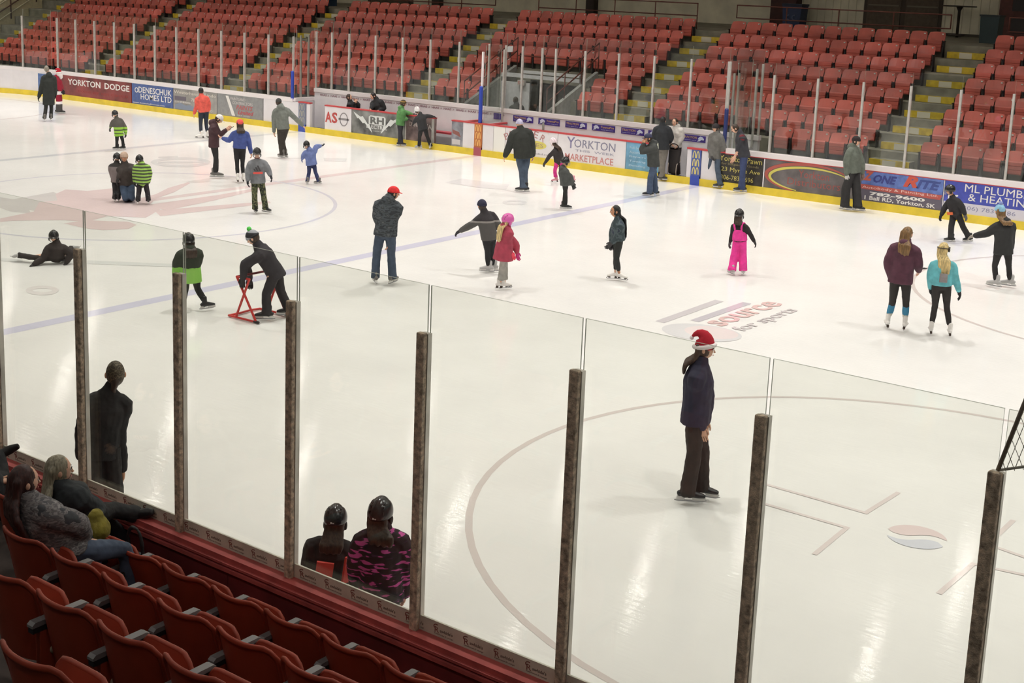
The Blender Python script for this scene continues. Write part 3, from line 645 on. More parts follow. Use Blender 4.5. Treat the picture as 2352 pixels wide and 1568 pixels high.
for x, lab in ((TX0-.06, 'brown pipe handrails down the left side of the tunnel opening'), (TX1+.06, 'brown pipe handrails down the right side of the tunnel opening')):
    t = thing('handrail', lab, 'railing', (x, 14.2, 0))
    for h in (.48, .92): m = MB(); m.tube([(0, 0, FZ(0)+.3+h), (0, 2.85, FZ(4)+h+.12)], .022, 6); m.obj('rail', rail_b, t)
    for k in range(4):
        y = 2.85*k/3; z = FZ(0)+.3+(FZ(4)+.12-FZ(0)-.3)*k/3; m = MB(); m.cyl((0, y, z-.1), (0, y, z+.92), .02, 6); m.obj('rail_post', rail_b, t)
t = thing('handrail', 'brown pipe guard rail across the stand above the tunnel lintel', 'railing', (TX0, 16.98, FZ(4)))
for h in (.45,): m = MB(); m.tube([(0, 0, h), (TX1-TX0, 0, h)], .018, 6); m.obj('rail', rail_b, t)
for k in range(4): m = MB(); m.cyl(((TX1-TX0)*k/3, 0, 0), ((TX1-TX0)*k/3, 0, .45), .018, 6); m.obj('rail_post', rail_b, t)
# guard rails behind the top row of each block
side = ['rightmost block of seats', 'block right of the tunnel', 'centre block over the tunnel', 'block left of the tunnel', 'second block from the left', 'leftmost block of seats']
for k, (x0, x1) in enumerate(((13.3, 20.2), (4.52, 11.6), (-3.5, 3.05), (-12, -5.48), (-20.3, -13.9), (-28.7, -22.3))):
    t = thing('guard_rail', 'brown pipe guard rail behind the top row of the '+side[k], 'railing', (x0, 20.95, FZ(8)))
    m = MB(); m.tube([(0, 0, .44), (x1-x0, 0, .44)], .022, 6); m.obj('rail', rail_b, t); m = MB(); m.tube([(0, 0, .85), (x1-x0, 0, .85)], .022, 6); m.obj('rail', rail_b, t)
    n = 4
    for q in range(n+1): m = MB(); xx = (x1-x0)*q/n; m.cyl((xx, 0, 0 if q not in (0, n) or k == 2 else .44), (xx, 0, .85), .02, 6); m.obj('rail_post', rail_b, t)
# ------------------------------------------------------------------ seats of the far stand
def seat_mat(name, col, vr=.10):
    t = NT(name); b = t.b; g = t.n('ShaderNodeNewGeometry'); nz = t.n('ShaderNodeTexNoise', i_Scale=1.1, i_Detail=2.); t.l(g.outputs['Position'], nz.inputs['Vector'])
    r = ramp(t, [(.3, tuple(c*(1-vr) for c in col)), (.7, tuple(min(255, c*(1+vr)) for c in col))]); t.l(nz.outputs['Fac'], r.inputs['Fac']); t.l(r.outputs['Color'], b.inputs['Base Color'])
    b.inputs['Roughness'].default_value = .42; return t.m
SEAT = seat_mat('seat_red', (190, 92, 80), .13); SFR = mat('seat_frame_dark', (46, 42, 42), .6); SPL = mat('seat_plate', (232, 224, 216), .25, .3)
def shell(nu, nv, fn, th, nfn):
    """thick curved panel: fn(u,v) gives a point, nfn its thickness direction"""
    m = MB(); vs = []; 
    for s in (0, 1):
        for j in range(nv+1):
            for i in range(nu+1):
                u, v = -1+2*i/nu, j/nv; p = Vector(fn(u, v)); vs.append(p+Vector(nfn)*(th*s))
    N = (nu+1)*(nv+1); fs = []
    for j in range(nv):
        for i in range(nu):
            a = j*(nu+1)+i; fs.append((a, a+1, a+nu+2, a+nu+1)); fs.append((a+N, a+nu+1+N, a+nu+2+N, a+1+N))
    edge = [i for i in range(nu+1)]+[(j+1)*(nu+1)+nu for j in range(nv)]+[nv*(nu+1)+i for i in range(nu-1, -1, -1)]+[j*(nu+1) for j in range(nv-1, 0, -1)]
    for a, b in zip(edge, edge[1:]+edge[:1]): fs.append((a, a+N, b+N, b))
    m.add(vs, fs, 0, False); return m
fb = shell(5, 3, lambda u, v: (u*(.252-.03*max(0, v-.8)/.2*abs(u)), .625+.115*v-.035*u*u, .44+.30*v-.02*u*u*v), .03, (0, 1, .1))
fp = MB(); prof = [(.50, .175), (.485, .20), (.485, .275), (.50, .285), (.485, .295), (.485, .375), (.50, .385), (.485, .395), (.49, .475), (.51, .505), (.57, .505), (.585, .45), (.585, .19), (.56, .165)]
fp.prism([(p[0], p[1]) for p in prof], 0, -.215, .215)
for i, v in enumerate(fp.v):
    fp.v[i] = (v[0]*(.88+.12*(v[2]-.165)/.34), v[1], v[2])
ff = MB()
for sx in (-1, 1): ff.box(sx*.255-.012, sx*.255+.012, .50, .66, 0, .46); ff.box(sx*.255-.016, sx*.255+.016, .44, .70, .46, .485)
ff.box(-.25, .25, .60, .63, .30, .34)
fn_ = MB(); fn_.box(.145, .195, .665, .69, .66, .695)
me_b, me_p, me_f, me_n = fb.mesh('backrest', SEAT), fp.mesh('seat_pan', SEAT), ff.mesh('seat_frame', SFR), fn_.mesh('number_plate', SPL)
spots = []
BL = [(13.08, 20.35), (4.68, 12.0), (-3.66, 3.6), (-12.0, -4.74), (-20.42, -13.08), (-28.82, -21.5)]
bname = ['rightmost block', 'block right of the tunnel', 'tunnel block', 'block left of the tunnel', 'second block from the left', 'leftmost block']
for k, (a, b) in enumerate(BL):
    NS = (13, 13, 15, 14, 14, 13)[k]; mg = (.17, .17, .04, .08, .08, .17)[k]
    for i in range(8):
        for j in range(NS):
            x = a+mg+(b-a-2*mg)/NS*(j+.5)
            if i == 0 and -8.4 < x < 9.2: continue
            if 0 < i < 4 and TX0-.35 < x < TX1+.3: continue
            px, py, dp = proj((x, EY(i)+.6, FZ(i)+.5))
            if px < -25 or px > IW+25 or py < -25: continue
            spots.append((dp, k, i, j, x, (b-a-2*mg)/NS/.538))
spots.sort()
ordn = ['first', 'second', 'third', 'fourth', 'fifth', 'sixth', 'seventh', 'eighth', 'ninth', 'tenth', 'eleventh', 'twelfth', 'thirteenth', 'fourteenth', 'fifteenth']
rown = ['bottom row', 'second row up', 'third row up', 'fourth row up', 'fifth row up', 'sixth row up', 'seventh row up', 'top row']
proto = None
for dp, k, i, j, x, sxx in spots[:300]:
    o = bpy.data.objects.new('stadium_seat', None); o.location = (x, EY(i), FZ(i)); o.scale = (sxx, 1, 1); o.empty_display_size = .1; link(o)
    o['label'] = 'red stadium seat, %s from left, %s, %s' % (ordn[j], rown[i], bname[k]); o['category'] = 'seat'; o['group'] = 'red seats of the far grandstand'
    if proto is None:
        proto = [meshobj('backrest', me_b, o), meshobj('seat_pan', me_p, o), meshobj('seat_frame', me_f, o), meshobj('number_plate', me_n, o)]
    else:
        for c in proto: q = c.copy(); q.parent = o; COL.objects.link(q)
rest = MB()
for dp, k, i, j, x, sxx in spots[300:]:
    M = Matrix.Translation((x, EY(i), FZ(i))) @ Matrix.Diagonal((sxx, 1, 1, 1))
    for s, mi in ((fb, 0), (fp, 0), (ff, 1), (fn_, 2)): rest.merge(s, M, mi)
o = rest.obj('stadium_seats', [SEAT, SFR, SPL]); tag(o, 'mass of small red stadium seats in the farther blocks and top rows', 'seats', 'red seats of the far grandstand', 'stuff')
# ------------------------------------------------------------------ concourse wall
WY = 28.2
wallm = mat('concourse_wall', (226, 220, 198), .85, var=.06, scale=1.5, bump=.1)
rib = mat('concourse_rib', (210, 204, 182), .85)
m = MB(); m.box(-40, 40, WY, WY+.3, FZ(8)-.3, 11); wb = tag(m.obj('wall_back', wallm), kind='structure')
wX = lambda px, z=4.5, Y=WY: bX(px, Y, z)
def on_wall(name, p0, p1, z0, z1, mt, d=.05, par=wb):
    m = MB(); m.box(wX(p0), wX(p1), WY-d, WY-.001, z0, z1); return m.obj(name, mt, par)
on_wall('wall_skirting', 2100, 2262, FZ(8), FZ(8)+.1, mat('skirting', (70, 66, 56), .8), .03)
for k in range(30): x = wX(1842)+k*.3; m = MB(); m.box(x, x+.025, WY-.02, WY, FZ(8), 8); m.obj('wall_rib', rib, wb)
brownd = mat('door_brown', (92, 80, 66), .7, var=.08)
d1 = on_wall('door_1', 1984, 2163, FZ(8), 6.4, mat('door_frame_brown', (74, 62, 52), .7), .06, None); tag(d1, kind='structure')
for p0, p1 in ((1992, 2068), (2080, 2156)):
    m = MB(); m.box(wX(p0), wX(p1), WY-.09, WY-.055, FZ(8)+.05, 6.3); dl = m.obj('door_leaf', brownd, d1); m = MB(); m.box(wX(p0)+.05, wX(p1)-.05, WY-.12, WY-.09, 4.93, 4.98); m.obj('push_bar', mat('push_bar', (120, 110, 96), .5, .3), dl)
d2 = on_wall('door_2', 847, 950, FZ(8), 6.2, mat('door_frame_brown', (74, 62, 52), .7), .06, None); tag(d2, kind='structure')
m = MB(); m.box(wX(855), wX(942), WY-.09, WY-.055, FZ(8)+.05, 6.1); m.obj('door_leaf', brownd, d2)
for p0, p1 in ((1356, 1374), (1003, 1019)):
    t = on_wall('column', p0, p1, FZ(8), 9, mat('column_dark', (58, 48, 42), .7), .35, None); tag(t, 'dark steel column on the concourse wall %s' % ('above the tunnel' if p0 > 1300 else 'above the block left of the tunnel'), 'column')
t = on_wall('column', 1782, 1840, FZ(8), 9, mat('column_maroon', (70, 42, 38), .7, var=.1), .5, None); tag(t, 'wide dark maroon column behind the guard rail on the concourse', 'column')
t = on_wall('column', 2300, 2420, FZ(8), 9, mat('column_red', (98, 60, 54), .7, var=.1), .4, None); tag(t, 'dull red pillar at the right edge of the concourse', 'column')
m = MB(); m.box(wX(2330), wX(2420), WY-.44, WY-.4, 4.2, 4.75); m.box(wX(2330), wX(2420), WY-.44, WY-.4, 4.95, 5.6); m.obj('wall_panel', mat('pillar_panel', (58, 52, 52), .6), t)
t = thing('recycling_bin', 'dark blue recycling bin in front of the wide maroon column', 'bin', (wX(1826, 4.5, 27.3), 27.3, FZ(8)))
m = MB(); m.prism([(-.32, 0), (.32, 0), (.38, .82), (-.38, .82)], 1, -.3, .3); m.obj('bin_body', mat('bin_blue', (40, 58, 96), .5), t); m = MB(); m.box(-.4, .4, -.33, .33, .82, .9); m.obj('bin_lid', mat('bin_lid', (36, 46, 70), .5), t); m = MB(); 
for q in arcband(-.1, .4, .09, .1, .03, .03, 60, 300, 8)+arcband(.12, .4, .09, .1, .03, .03, 60, 300, 8): m.prism(q, 1, -.345, -.3)
m.obj('emblem', mat('bin_mark', (96, 108, 140), .6), t)
bx = bX(2277, 23.2, 4.4)
t = thing('waste_bin', 'tall dark teal waste bin beside the aisle top at the right', 'bin', (bx, 23.2, FZ(8)))
m = MB(); m.prism([(-.26, 0), (.26, 0), (.29, .82), (-.29, .82)], 1, -.27, .27); m.obj('bin_body', mat('bin_teal', (44, 62, 66), .5), t); m = MB(); m.box(-.31, .31, -.3, .3, .82, .87); m.obj('bin_rim', mat('bin_rim', (36, 48, 52), .5), t)
t = thing('bar_table', 'dark high bar table on a single column against the pale wall', 'table', (wX(2201, 4.5, 27.1), 27.1, FZ(8)))
dk = mat('table_dark', (60, 50, 42), .5); m = MB(); m.tube([(0, 0, 1.04), (0, 0, 1.08)], .56, 20, caps=False); m.obj('table_top', dk, t); m = MB(); m.tube([(0, 0, 0), (0, 0, .9), (0, 0, 1.04)], [.05, .05, .12], 10, caps=False); m.obj('column', dk, t); m = MB(); m.tube([(0, 0, .06), (0, 0, .1)], .28, 14, caps=False); m.obj('foot_ring', dk, t)
t = thing('waste_bin', 'blue bin at the top of the aisle left of the tunnel block', 'bin', (bX(753, 23.0, 4.3), 23.0, FZ(8)))
m = MB(); m.prism([(-.28, 0), (.28, 0), (.31, .85), (-.31, .85)], 1, -.27, .27); m.obj('bin_body', mat('bin_navy', (46, 70, 96), .5), t); m = MB(); m.box(-.33, .33, -.3, .3, .85, .9); m.obj('bin_rim', mat('bin_rim', (36, 48, 52), .5), t)
m = MB(); m.box(-40, 40, 20.06, 28.2, 9.6, 9.9); tag(m.obj('ceiling', mat('ceiling_pale', (206, 202, 192), .9, var=.04)), kind='structure')
m = MB(); m.box(-46, 60, -34, 20.06, 10.2, 10.4); tag(m.obj('ceiling', mat('ceiling_pale', (206, 202, 192), .9, var=.04)), kind='structure')
# ------------------------------------------------------------------ left end: pale wall and stair railings
cream = mat('end_wall_cream', (206, 196, 162), .8, var=.04)
m = MB(); m.box(-40.5, -40.2, -20, 28.2, -.3, 11); tag(m.obj('wall_left', cream), kind='structure')
t = thing('stair_railing', 'grey pipe stair railings climbing past the pale wall at the top left', 'railing', (-31.5, 13.5, 0))
cr = mat('rail_cream', (188, 180, 154), .5); 
for h in (0., .35, .7, 1.05): m = MB(); m.tube([(0, 1.0, FZ(1)+h), (0, 8.5, FZ(8)+1.6+h)], .03, 6); m.obj('rail', rail_d if h in (.35, 1.05) else cr, t)
for k in range(6): y = 1.2+k*1.4; z = FZ(1)+(FZ(8)+1.6-FZ(1))*(y-1)/7.5; m = MB(); m.cyl((0, y, z-.3), (0, y, z+1.05), .03, 6); m.obj('rail_post', rail_d, t)
t = thing('side_stair', 'pale sloping stair wall under the railings at the top left', 'stair', (-31.6, 13.9, 0))
m = MB(); m.prism([(0, 0), (7.5, 0), (7.5, FZ(8)+1.9), (0, FZ(0)+.9)], 0, -.25, 0); m.obj('stair_wall', cream, t)
for k in range(14): m = MB(); m.box(-2.2, -.3, .5*k, .5*k+.52, 0, .9+.30*k); m.obj('stair_step', cream, t)
t = thing('paper_sheet', 'white sheet lying on a seat left of the tunnel opening', 'paper', (bX(1174, EY(4)+.5, FZ(4)+.6), EY(4)+.44, FZ(4)+.5))
m = MB(); m.obox((0, 0, .11), (.12, 0, .01), (0, .004, -.001), (-.01, .03, .10)); m.obj('sheet', mat('paper_white', (236, 232, 236), .7), t)
t = thing('end_barrier', 'pale horizontal barrier board on the end glass at the left edge', 'barrier', (-27.5, 10.8, 0))
m = MB(); m.obox((-1.0, -.2, 3.15), (2.2, 1.3, 0), (-.02, .04, 0), (0, 0, .06)); m.obj('barrier_bar', cream, t); m = MB(); m.cyl((.8, .9, 0), (.8, .9, 3.3), .06); m.obj('barrier_post', cream, t); m = MB(); m.cyl((-1.6, -.55, 0), (-1.6, -.55, 3.3), .06); m.obj('barrier_post', cream, t)
# ================================================================== ceiling lamps
lm_b = mat('lamp_shade_grey', (120, 118, 112), .5, .4)
em = NT('lamp_glow'); em.b.inputs['Emission Color'].default_value = (1, .96, .9, 1); em.b.inputs['Emission Strength'].default_value = 85; em = em.m
shade = MB(); shade.tube([(0, 0, .5), (0, 0, .3), (0, 0, .02)], [.10, .2, .36], 16, caps=False); shade.v = shade.v; shm = shade.mesh('lamp_shade', lm_b)
lens = MB(); lens.tube([(0, 0, .012), (0, 0, .0)], .15, 16, caps=False); lensm = lens.mesh('lamp_lens', em)
stemm = MB(); stemm.cyl((0, 0, .5), (0, 0, 1.15), .02, 6); stm = stemm.mesh('lamp_stem', lm_b)
for i, (lx, ly, pw) in enumerate(LAMPS):
    t = thing('ceiling_lamp', 'grey bell-shaped arena lamp hanging from the ceiling', 'lamp', (lx, ly, 9.0), 'arena lamps over the ice'); meshobj('lamp_shade', shm, t); meshobj('lamp_stem', stm, t); meshobj('lamp_lens', lensm, t)
# ================================================================== near stand
ns = thing('grandstand', 'dark near-side seating tiers at the bottom left corner', 'grandstand')
ndark = mat('near_tier_dark', (60, 50, 46), .9, var=.1)
NF = lambda i: .60+.365*i
NY = lambda i: -14.03-.83*i
m = MB(); m.box(4, 30, -13.72, -13.2, 0, .58); m.obj('walkway', ndark, ns)
for i in range(9):
    m = MB(); m.box(4, 30, NY(i)-.35 if i < 8 else -24, NY(i)+.48, 0, NF(i)); m.obj('tier', ndark, ns)
NSEAT = seat_mat('near_seat_red', (156, 62, 40), .08); NSEAT.node_tree.nodes['Principled BSDF'].inputs['Roughness'].default_value = .5
ARM = mat('armrest_top', (128, 126, 126), .45); ARMU = mat('armrest_under', (40, 40, 42), .6)
PW = .51
def near_back():
    m = MB(); nu, nv = 14, 9; W = .247
    def P(u, v):
        x = W*u*(1-.03*(1-v)); z = .22+.53*v; y = .02+.10*(1-v)*1.0-.0*v; y += .085*abs(u)**2.6
        # rounded top corners, a dip in the middle of the top edge
        c = .13; 
        if abs(u) > .62: 
            t = (abs(u)-.62)/.38; z = z-(.075*t**2.4)*max(0, (v-.6)/.4)
        z -= .018*(1-u*u)*v
        return Vector((x, y, z))
    f0 = [[P(-1+2*i/nu, j/nv) for i in range(nu+1)] for j in range(nv+1)]
    vs = [p for r in f0 for p in r]; N = len(vs); vs += [p+Vector((0, -.012, 0)) for p in vs]
    fs = []
    for j in range(nv):
        for i in range(nu):
            a = j*(nu+1)+i; fs.append((a, a+nu+1, a+nu+2, a+1)); fs.append((a+N, a+1+N, a+nu+2+N, a+nu+1+N))
    m.add(vs, fs, 0, True)
    # thick rolled rim round the shell
    edge = [f0[j][0] for j in range(nv+1)]+[f0[nv][i] for i in range(1, nu)]+[f0[j][nu] for j in range(nv, -1, -1)]
    m.tube([p+Vector((0, -.012, 0)) for p in edge], [(.013, .019)]*len(edge), 8, side=(0, 1, 0)); return m
def near_pan():
    m = MB(); nu, nv = 12, 6
    def P(u, v):
        r = .215*(1-.0*v); z = .20+.36*v; y = .27+.05*v
        x = u*r
        if abs(u) > .55: z -= .12*((abs(u)-.55)/.45)**2.2*max(0, (v-.5)/.5)
        y -= .03*(1-u*u)*math.sin(v*math.pi)
        return Vector((x, y, z))
    g = [[P(-1+2*i/nu, j/nv) for i in range(nu+1)] for j in range(nv+1)]
    vs = [p for r in g for p in r]; N = len(vs); vs += [p+Vector((0, .03, -.006)) for p in vs]; fs = []
    for j in range(nv):
        for i in range(nu):
            a = j*(nu+1)+i; fs.append((a, a+1, a+nu+2, a+nu+1)); fs.append((a+N, a+nu+1+N, a+nu+2+N, a+1+N))
    m.add(vs, fs, 0, True)
    edge = [g[j][0] for j in range(nv+1)]+[g[nv][i] for i in range(1, nu)]+[g[j][nu] for j in range(nv, -1, -1)]
    m.tube([p+Vector((0, .015, 0)) for p in edge], .017, 6); return m
nbm, npm = near_back().mesh('backrest', NSEAT), near_pan().mesh('seat_pan', NSEAT)
a_ = MB(); a_.prism([(.0, .53), (.0, .545), (.02, .56), (.35, .56), (.37, .55), (.37, .535)], 0, -.026, .026); arm_t = a_.mesh('armrest', ARM)
a_ = MB(); a_.box(-.022, .022, .005, .365, .495, .535); arm_u = a_.mesh('armrest_core', ARMU)
a_ = MB(); a_.box(-.016, .016, .05, .32, .02, .50); a_.box(-.022, .022, .05, .09, .02, .50); a_.box(-.022, .022, .22, .33, .02, .50); sp_m = a_.mesh('side_panel', NSEAT)
PLATE = mat('near_plate', (196, 180, 150), .6); INK = mat('plate_ink', (24, 22, 22), .6)
nl = ['front row', 'second row', 'third row', 'fourth row']
for r, (x0, k0, k1) in enumerate(((17.905, -6, 6), (17.80, -6, 6), (18.345, -5, 5), (18.25, -3, 5))):
    pitch = (.515, .535, .535, .53)[r]
    for k in range(k0, k1):
        xr = x0+pitch*k; xc = xr-pitch/2
        q = proj((xc, NY(r), NF(r)+.7))
        if q[0] < -70 or q[0] > 1150 or q[1] > 1700: continue
        t = thing('arena_seat', 'placeholder', 'seat', (xc, NY(r), NF(r)), 'near-side red arena seats')
        t['_px'] = q[0]; t['_r'] = r
        meshobj('backrest', nbm, t); meshobj('seat_pan', npm, t)
        sp = meshobj('side_panel', sp_m, t, (pitch/2+.06, 0, 0)); sp['label'] = 'orange side panel under the armrest'
        ar = meshobj('armrest', arm_t, t, (pitch/2+.06, 0, 0)); ar['label'] = 'grey flat armrest'; meshobj('armrest_core', arm_u, ar)
        m = MB(); m.tube([(pitch/2+.077, .155, .36), (pitch/2+.081, .155, .36)], [(.045, .034)]*2, 14, side=(0, 1, 0), caps=False); pl = m.obj('number_plate', PLATE, t)
        num = {3: '5', 2: '4', 1: '3', 0: '2'}[r] if True else ''
        nn = {('3', 0): '5'}
        lettering(str(max(1, [12, 8, 6, 8][r]-(k-k0))) if (r, k) not in ((3, 3), (2, 3)) else {3: '5', 2: '4'}[r], -.014, .014, -.022, .022, (pitch/2+.0815, .155, .36), (0, 1, 0), (0, 0, 1), INK, pl, ex=.001)
for r in range(4):
    row = sorted([o for o in COL.objects if o.name.startswith('arena_seat') and o.get('_r') == r], key=lambda o: o['_px'])
    for n, o in enumerate(row):
        o['label'] = 'red plastic tip-up seat, %s from the left in the near %s' % (ordn[n], nl[r])
        del o['_px']; del o['_r']
# ================================================================== people
def pm(col, rough=.85, **k): return mat('cloth_%d_%d_%d_%d' % (*col, int(rough*100)), col, rough, var=k.get('var', .10), scale=9, bump=.35, bscale=14)
def banded(name, stops, axis=2, rough=.85, noise=0.):
    """colour bands by height above the person's base (metres)"""
    t = NT(name); tc = t.n('ShaderNodeTexCoord'); sp = t.n('ShaderNodeSeparateXYZ'); t.l(tc.outputs['Object'], sp.inputs[0])
    src = sp.outputs[axis]
    if noise:
        nz = t.n('ShaderNodeTexNoise', i_Scale=14.); t.l(tc.outputs['Object'], nz.inputs['Vector'])
        ma = t.n('ShaderNodeMath', operation='MULTIPLY_ADD'); ma.inputs[1].default_value = noise; t.l(nz.outputs['Fac'], ma.inputs[0]); t.l(src, ma.inputs[2]); src = ma.outputs[0]
    mr = t.n('ShaderNodeMapRange'); mr.inputs['From Min'].default_value = -.5; mr.inputs['From Max'].default_value = 2.5; t.l(src, mr.inputs['Value'])
    r = ramp(t, [(0 if i == 0 else (z+.5)/3, c) for i, (z, c) in enumerate(stops)], 'CONSTANT'); t.l(mr.outputs[0], r.inputs['Fac']); t.l(r.outputs['Color'], t.b.inputs['Base Color']); t.b.inputs['Roughness'].default_value = rough
    return t.m
def striped(name, a, b, per, soft=False, axis=2, wob=.25):
    t = NT(name); tc = t.n('ShaderNodeTexCoord'); w = t.n('ShaderNodeTexWave', wave_type='BANDS', bands_direction='XYZ'[axis], i_Scale=.314/per*1.0, i_Distortion=wob*4, i_Detail=1.); t.l(tc.outputs['Object'], w.inputs['Vector'])
    r = ramp(t, [(0, a), (.5, b)], 'LINEAR' if soft else 'CONSTANT'); t.l(w.outputs['Fac'], r.inputs['Fac']); t.l(r.outputs['Color'], t.b.inputs['Base Color']); t.b.inputs['Roughness'].default_value = .85; return t.m
def blotch(name, stops, scale=14., stretch=(1, 1, 1), rough=.85):
    t = NT(name); tc = t.n('ShaderNodeTexCoord'); mp = t.n('ShaderNodeMapping'); mp.inputs['Scale'].default_value = stretch; t.l(tc.outputs['Object'], mp.inputs['Vector'])
    nz = t.n('ShaderNodeTexNoise', i_Scale=scale, i_Detail=1.5); t.l(mp.outputs[0], nz.inputs['Vector']); r = ramp(t, stops, 'CONSTANT'); t.l(nz.outputs['Fac'], r.inputs['Fac']); t.l(r.outputs['Color'], t.b.inputs['Base Color']); t.b.inputs['Roughness'].default_value = rough; return t.m
SKINS = {'pale': (226, 178, 150), 'tan': (206, 152, 118), 'brown': (198, 142, 106)}
EYEW = mat('eye_white', (226, 222, 216), .3); IRIS = mat('eye_iris', (50, 36, 28), .2); LIP = mat('lips', (176, 104, 96), .5); BROW = mat('brow', (70, 50, 38), .9)
def head_mb():
    """unit head: chin to crown 1.0, face towards -Y; slots 0 skin 1 eye white 2 iris 3 lips 4 brow"""
    m = MB()
    def fn(d, p):
        x, y, z = p; t = max(0, -d.z)
        x *= 1-.34*t**1.4; 
        if y > 0: y *= 1-.30*t
        else: y *= 1-.10*t
        if d.y < -.5 and abs(d.x) < .3 and -.75 < d.z < -.35: y -= .018
        if d.y < -.6 and .02 < abs(d.x) < .5 and -.12 < d.z < .18: y += .018
        if d.y < -.7 and .22 < d.z < .42: y -= .008
        return Vector((x, y, z))
    m.ell((0, .015, 0), (.335, .415, .5), nu=22, nv=18, fn=fn)
    m.add([(0, -.40, .06), (-.055, -.40, -.13), (.055, -.40, -.13), (0, -.495, -.12), (0, -.41, -.16)], [(0, 1, 3), (0, 3, 2), (1, 4, 3), (3, 4, 2), (0, 2, 4, 1)], 0, True)
    for s in (-1, 1):
        m.ell((s*.345, .03, -.04), (.045, .075, .115), nu=8, nv=6)
        m.ell((s*.14, -.355, .02), (.055, .03, .034), nu=8, nv=6, mi=1); m.ell((s*.14, -.383, .02), (.024, .012, .026), nu=6, nv=5, mi=2)
        m.obox((s*.14, -.385, .085), (.075, s*.02, 0), (0, .015, 0), (0, 0, .014), 4)
    m.tube([(-.09, -.375, -.255), (0, -.40, -.25), (.09, -.375, -.255)], [.012, .022, .012], 6, mi=3); return m
HEAD = head_mb()
def hand_mb(glove=False):
    """unit right hand of length 1 pointing to -Z, palm facing +X, thumb towards -Y"""
    m = MB(); k = 1.35 if glove else 1.; m.tube([(0, .0, .06), (0, 0, -.1), (.01, 0, -.32), (.02, 0, -.46)], [(.13, .10*k), (.17, .11*k), (.22, .12*k), (.21, .10*k)], 8, side=(0, 1, 0))
    for i, (y, L) in enumerate(((-.16, .42), (-.055, .48), (.055, .45), (.155, .36))):
        r = .048*k; b = Vector((.02, y, -.44)); m.tube([b+Vector((0, 0, .1)), b, b+Vector((.05, y*.1, -L*.45)), b+Vector((.15, y*.14, -L*.78)), b+Vector((.24, y*.14, -L*.92))], [r*1.1, r*1.1, r, r*.92, r*.75], 6, side=(0, 1, 0))
    m.tube([(.02, -.10, -.06), (.04, -.24, -.2), (.08, -.30, -.36), (.12, -.30, -.47)], [.075*k, .066*k, .055*k, .042*k], 6); return m
HAND, GLOVE = hand_mb(), hand_mb(True)
def boot_mb():
    m = MB(); m.tube([(0, .035, .225), (0, .035, .19), (0, .03, .14), (0, .02, .085)], [(.046, .056), (.046, .056), (.044, .056), (.044, .06)], 12, side=(1, 0, 0))
    m.tube([(0, .095, .095), (0, .03, .10), (0, -.06, .09), (0, -.13, .078), (0, -.185, .07)], [(.036, .034), (.044, .052), (.046, .044), (.05, .034), (.036, .024)], 12, side=(1, 0, 0)); return m
BOOT = boot_mb()
LACE_W = mat('lace', (222, 218, 210), .8)
def skate_meshes(kind):
    if kind in SK: return SK[kind]
    col = {'black': (36, 35, 36), 'white': (236, 232, 226), 'grey': (112, 108, 104), 'silver': (186, 184, 182), 'pink': (226, 160, 170), 'shoe': (40, 38, 38)}[kind.split('_')[0]]
    o = BOOT.obj('skate_boot', mat('skate_'+kind, col, .45, bump=.2)); remesh(o, .009, 3); 
    hold = MB(); steel = MB()
    if kind in ('white', 'pink'):
        hold.prism([(.10, .056), (.105, .012), (.06, .012), (.05, .046), (-.02, .052), (-.12, .050), (-.15, .03), (-.19, .034), (-.20, .056)], 0, -.02, .02); hm = mat('skate_heel_dark', (66, 52, 42), .6)
        steel.prism([(.135, .010), (.13, -.004), (-.20, -.004), (-.225, .022), (-.205, .03), (-.19, .012)], 0, -.003, .003); steel.box(-.004, .004, .05, .09, .008, .03); steel.box(-.004, .004, -.17, -.12, .008, .04)
    else:
        hold.prism([(.12, .062), (.135, .018), (.04, .016), (.03, .042), (-.05, .042), (-.06, .016), (-.19, .016), (-.215, .04), (-.19, .062)], 0, -.014, .014); hm = mat('skate_holder', (226, 224, 220), .4)
        steel.prism([(.145, .018), (.15, .006), (.10, -.004), (-.17, -.004), (-.225, .014), (-.22, .02)], 0, -.003, .003)
    SK[kind] = [o, hold.mesh('skate_holder', hm), steel.mesh('skate_blade', mat('skate_steel', (150, 150, 152), .25, .9))]
    return SK[kind]
SK = {}; SKUSE = []
CROPS = dict(a=(60, 140, 10.455), b=(220, 240, 6.53), c=(420, 190, 6.53), d=(540, 220, 5.6), e=(0, 510, 11.76), f=(380, 500, 6.03), g=(820, 410, 5.6), h=(1130, 270, 6.818), i=(1380, 450, 6.19), j=(1450, 260, 7.84), k=(1900, 290, 7.47), l=(2010, 410, 4.02), m=(1500, 740, 3.564), n=(150, 810, 4.48), o=(0, 980, 4.356), p=(640, 1100, 2.94), q=(660, 190, 7.84), r=(880, 220, 7.84), s=(1140, 220, 7.84), x=(0, 0, 1))
HAIRS = {'black': (30, 26, 25), 'brown': (72, 52, 40), 'dark': (62, 48, 38), 'honey': (122, 92, 56), 'blond': (204, 180, 124), 'grey': (140, 132, 120), 'auburn': (62, 34, 30), 'silver': (150, 142, 122)}
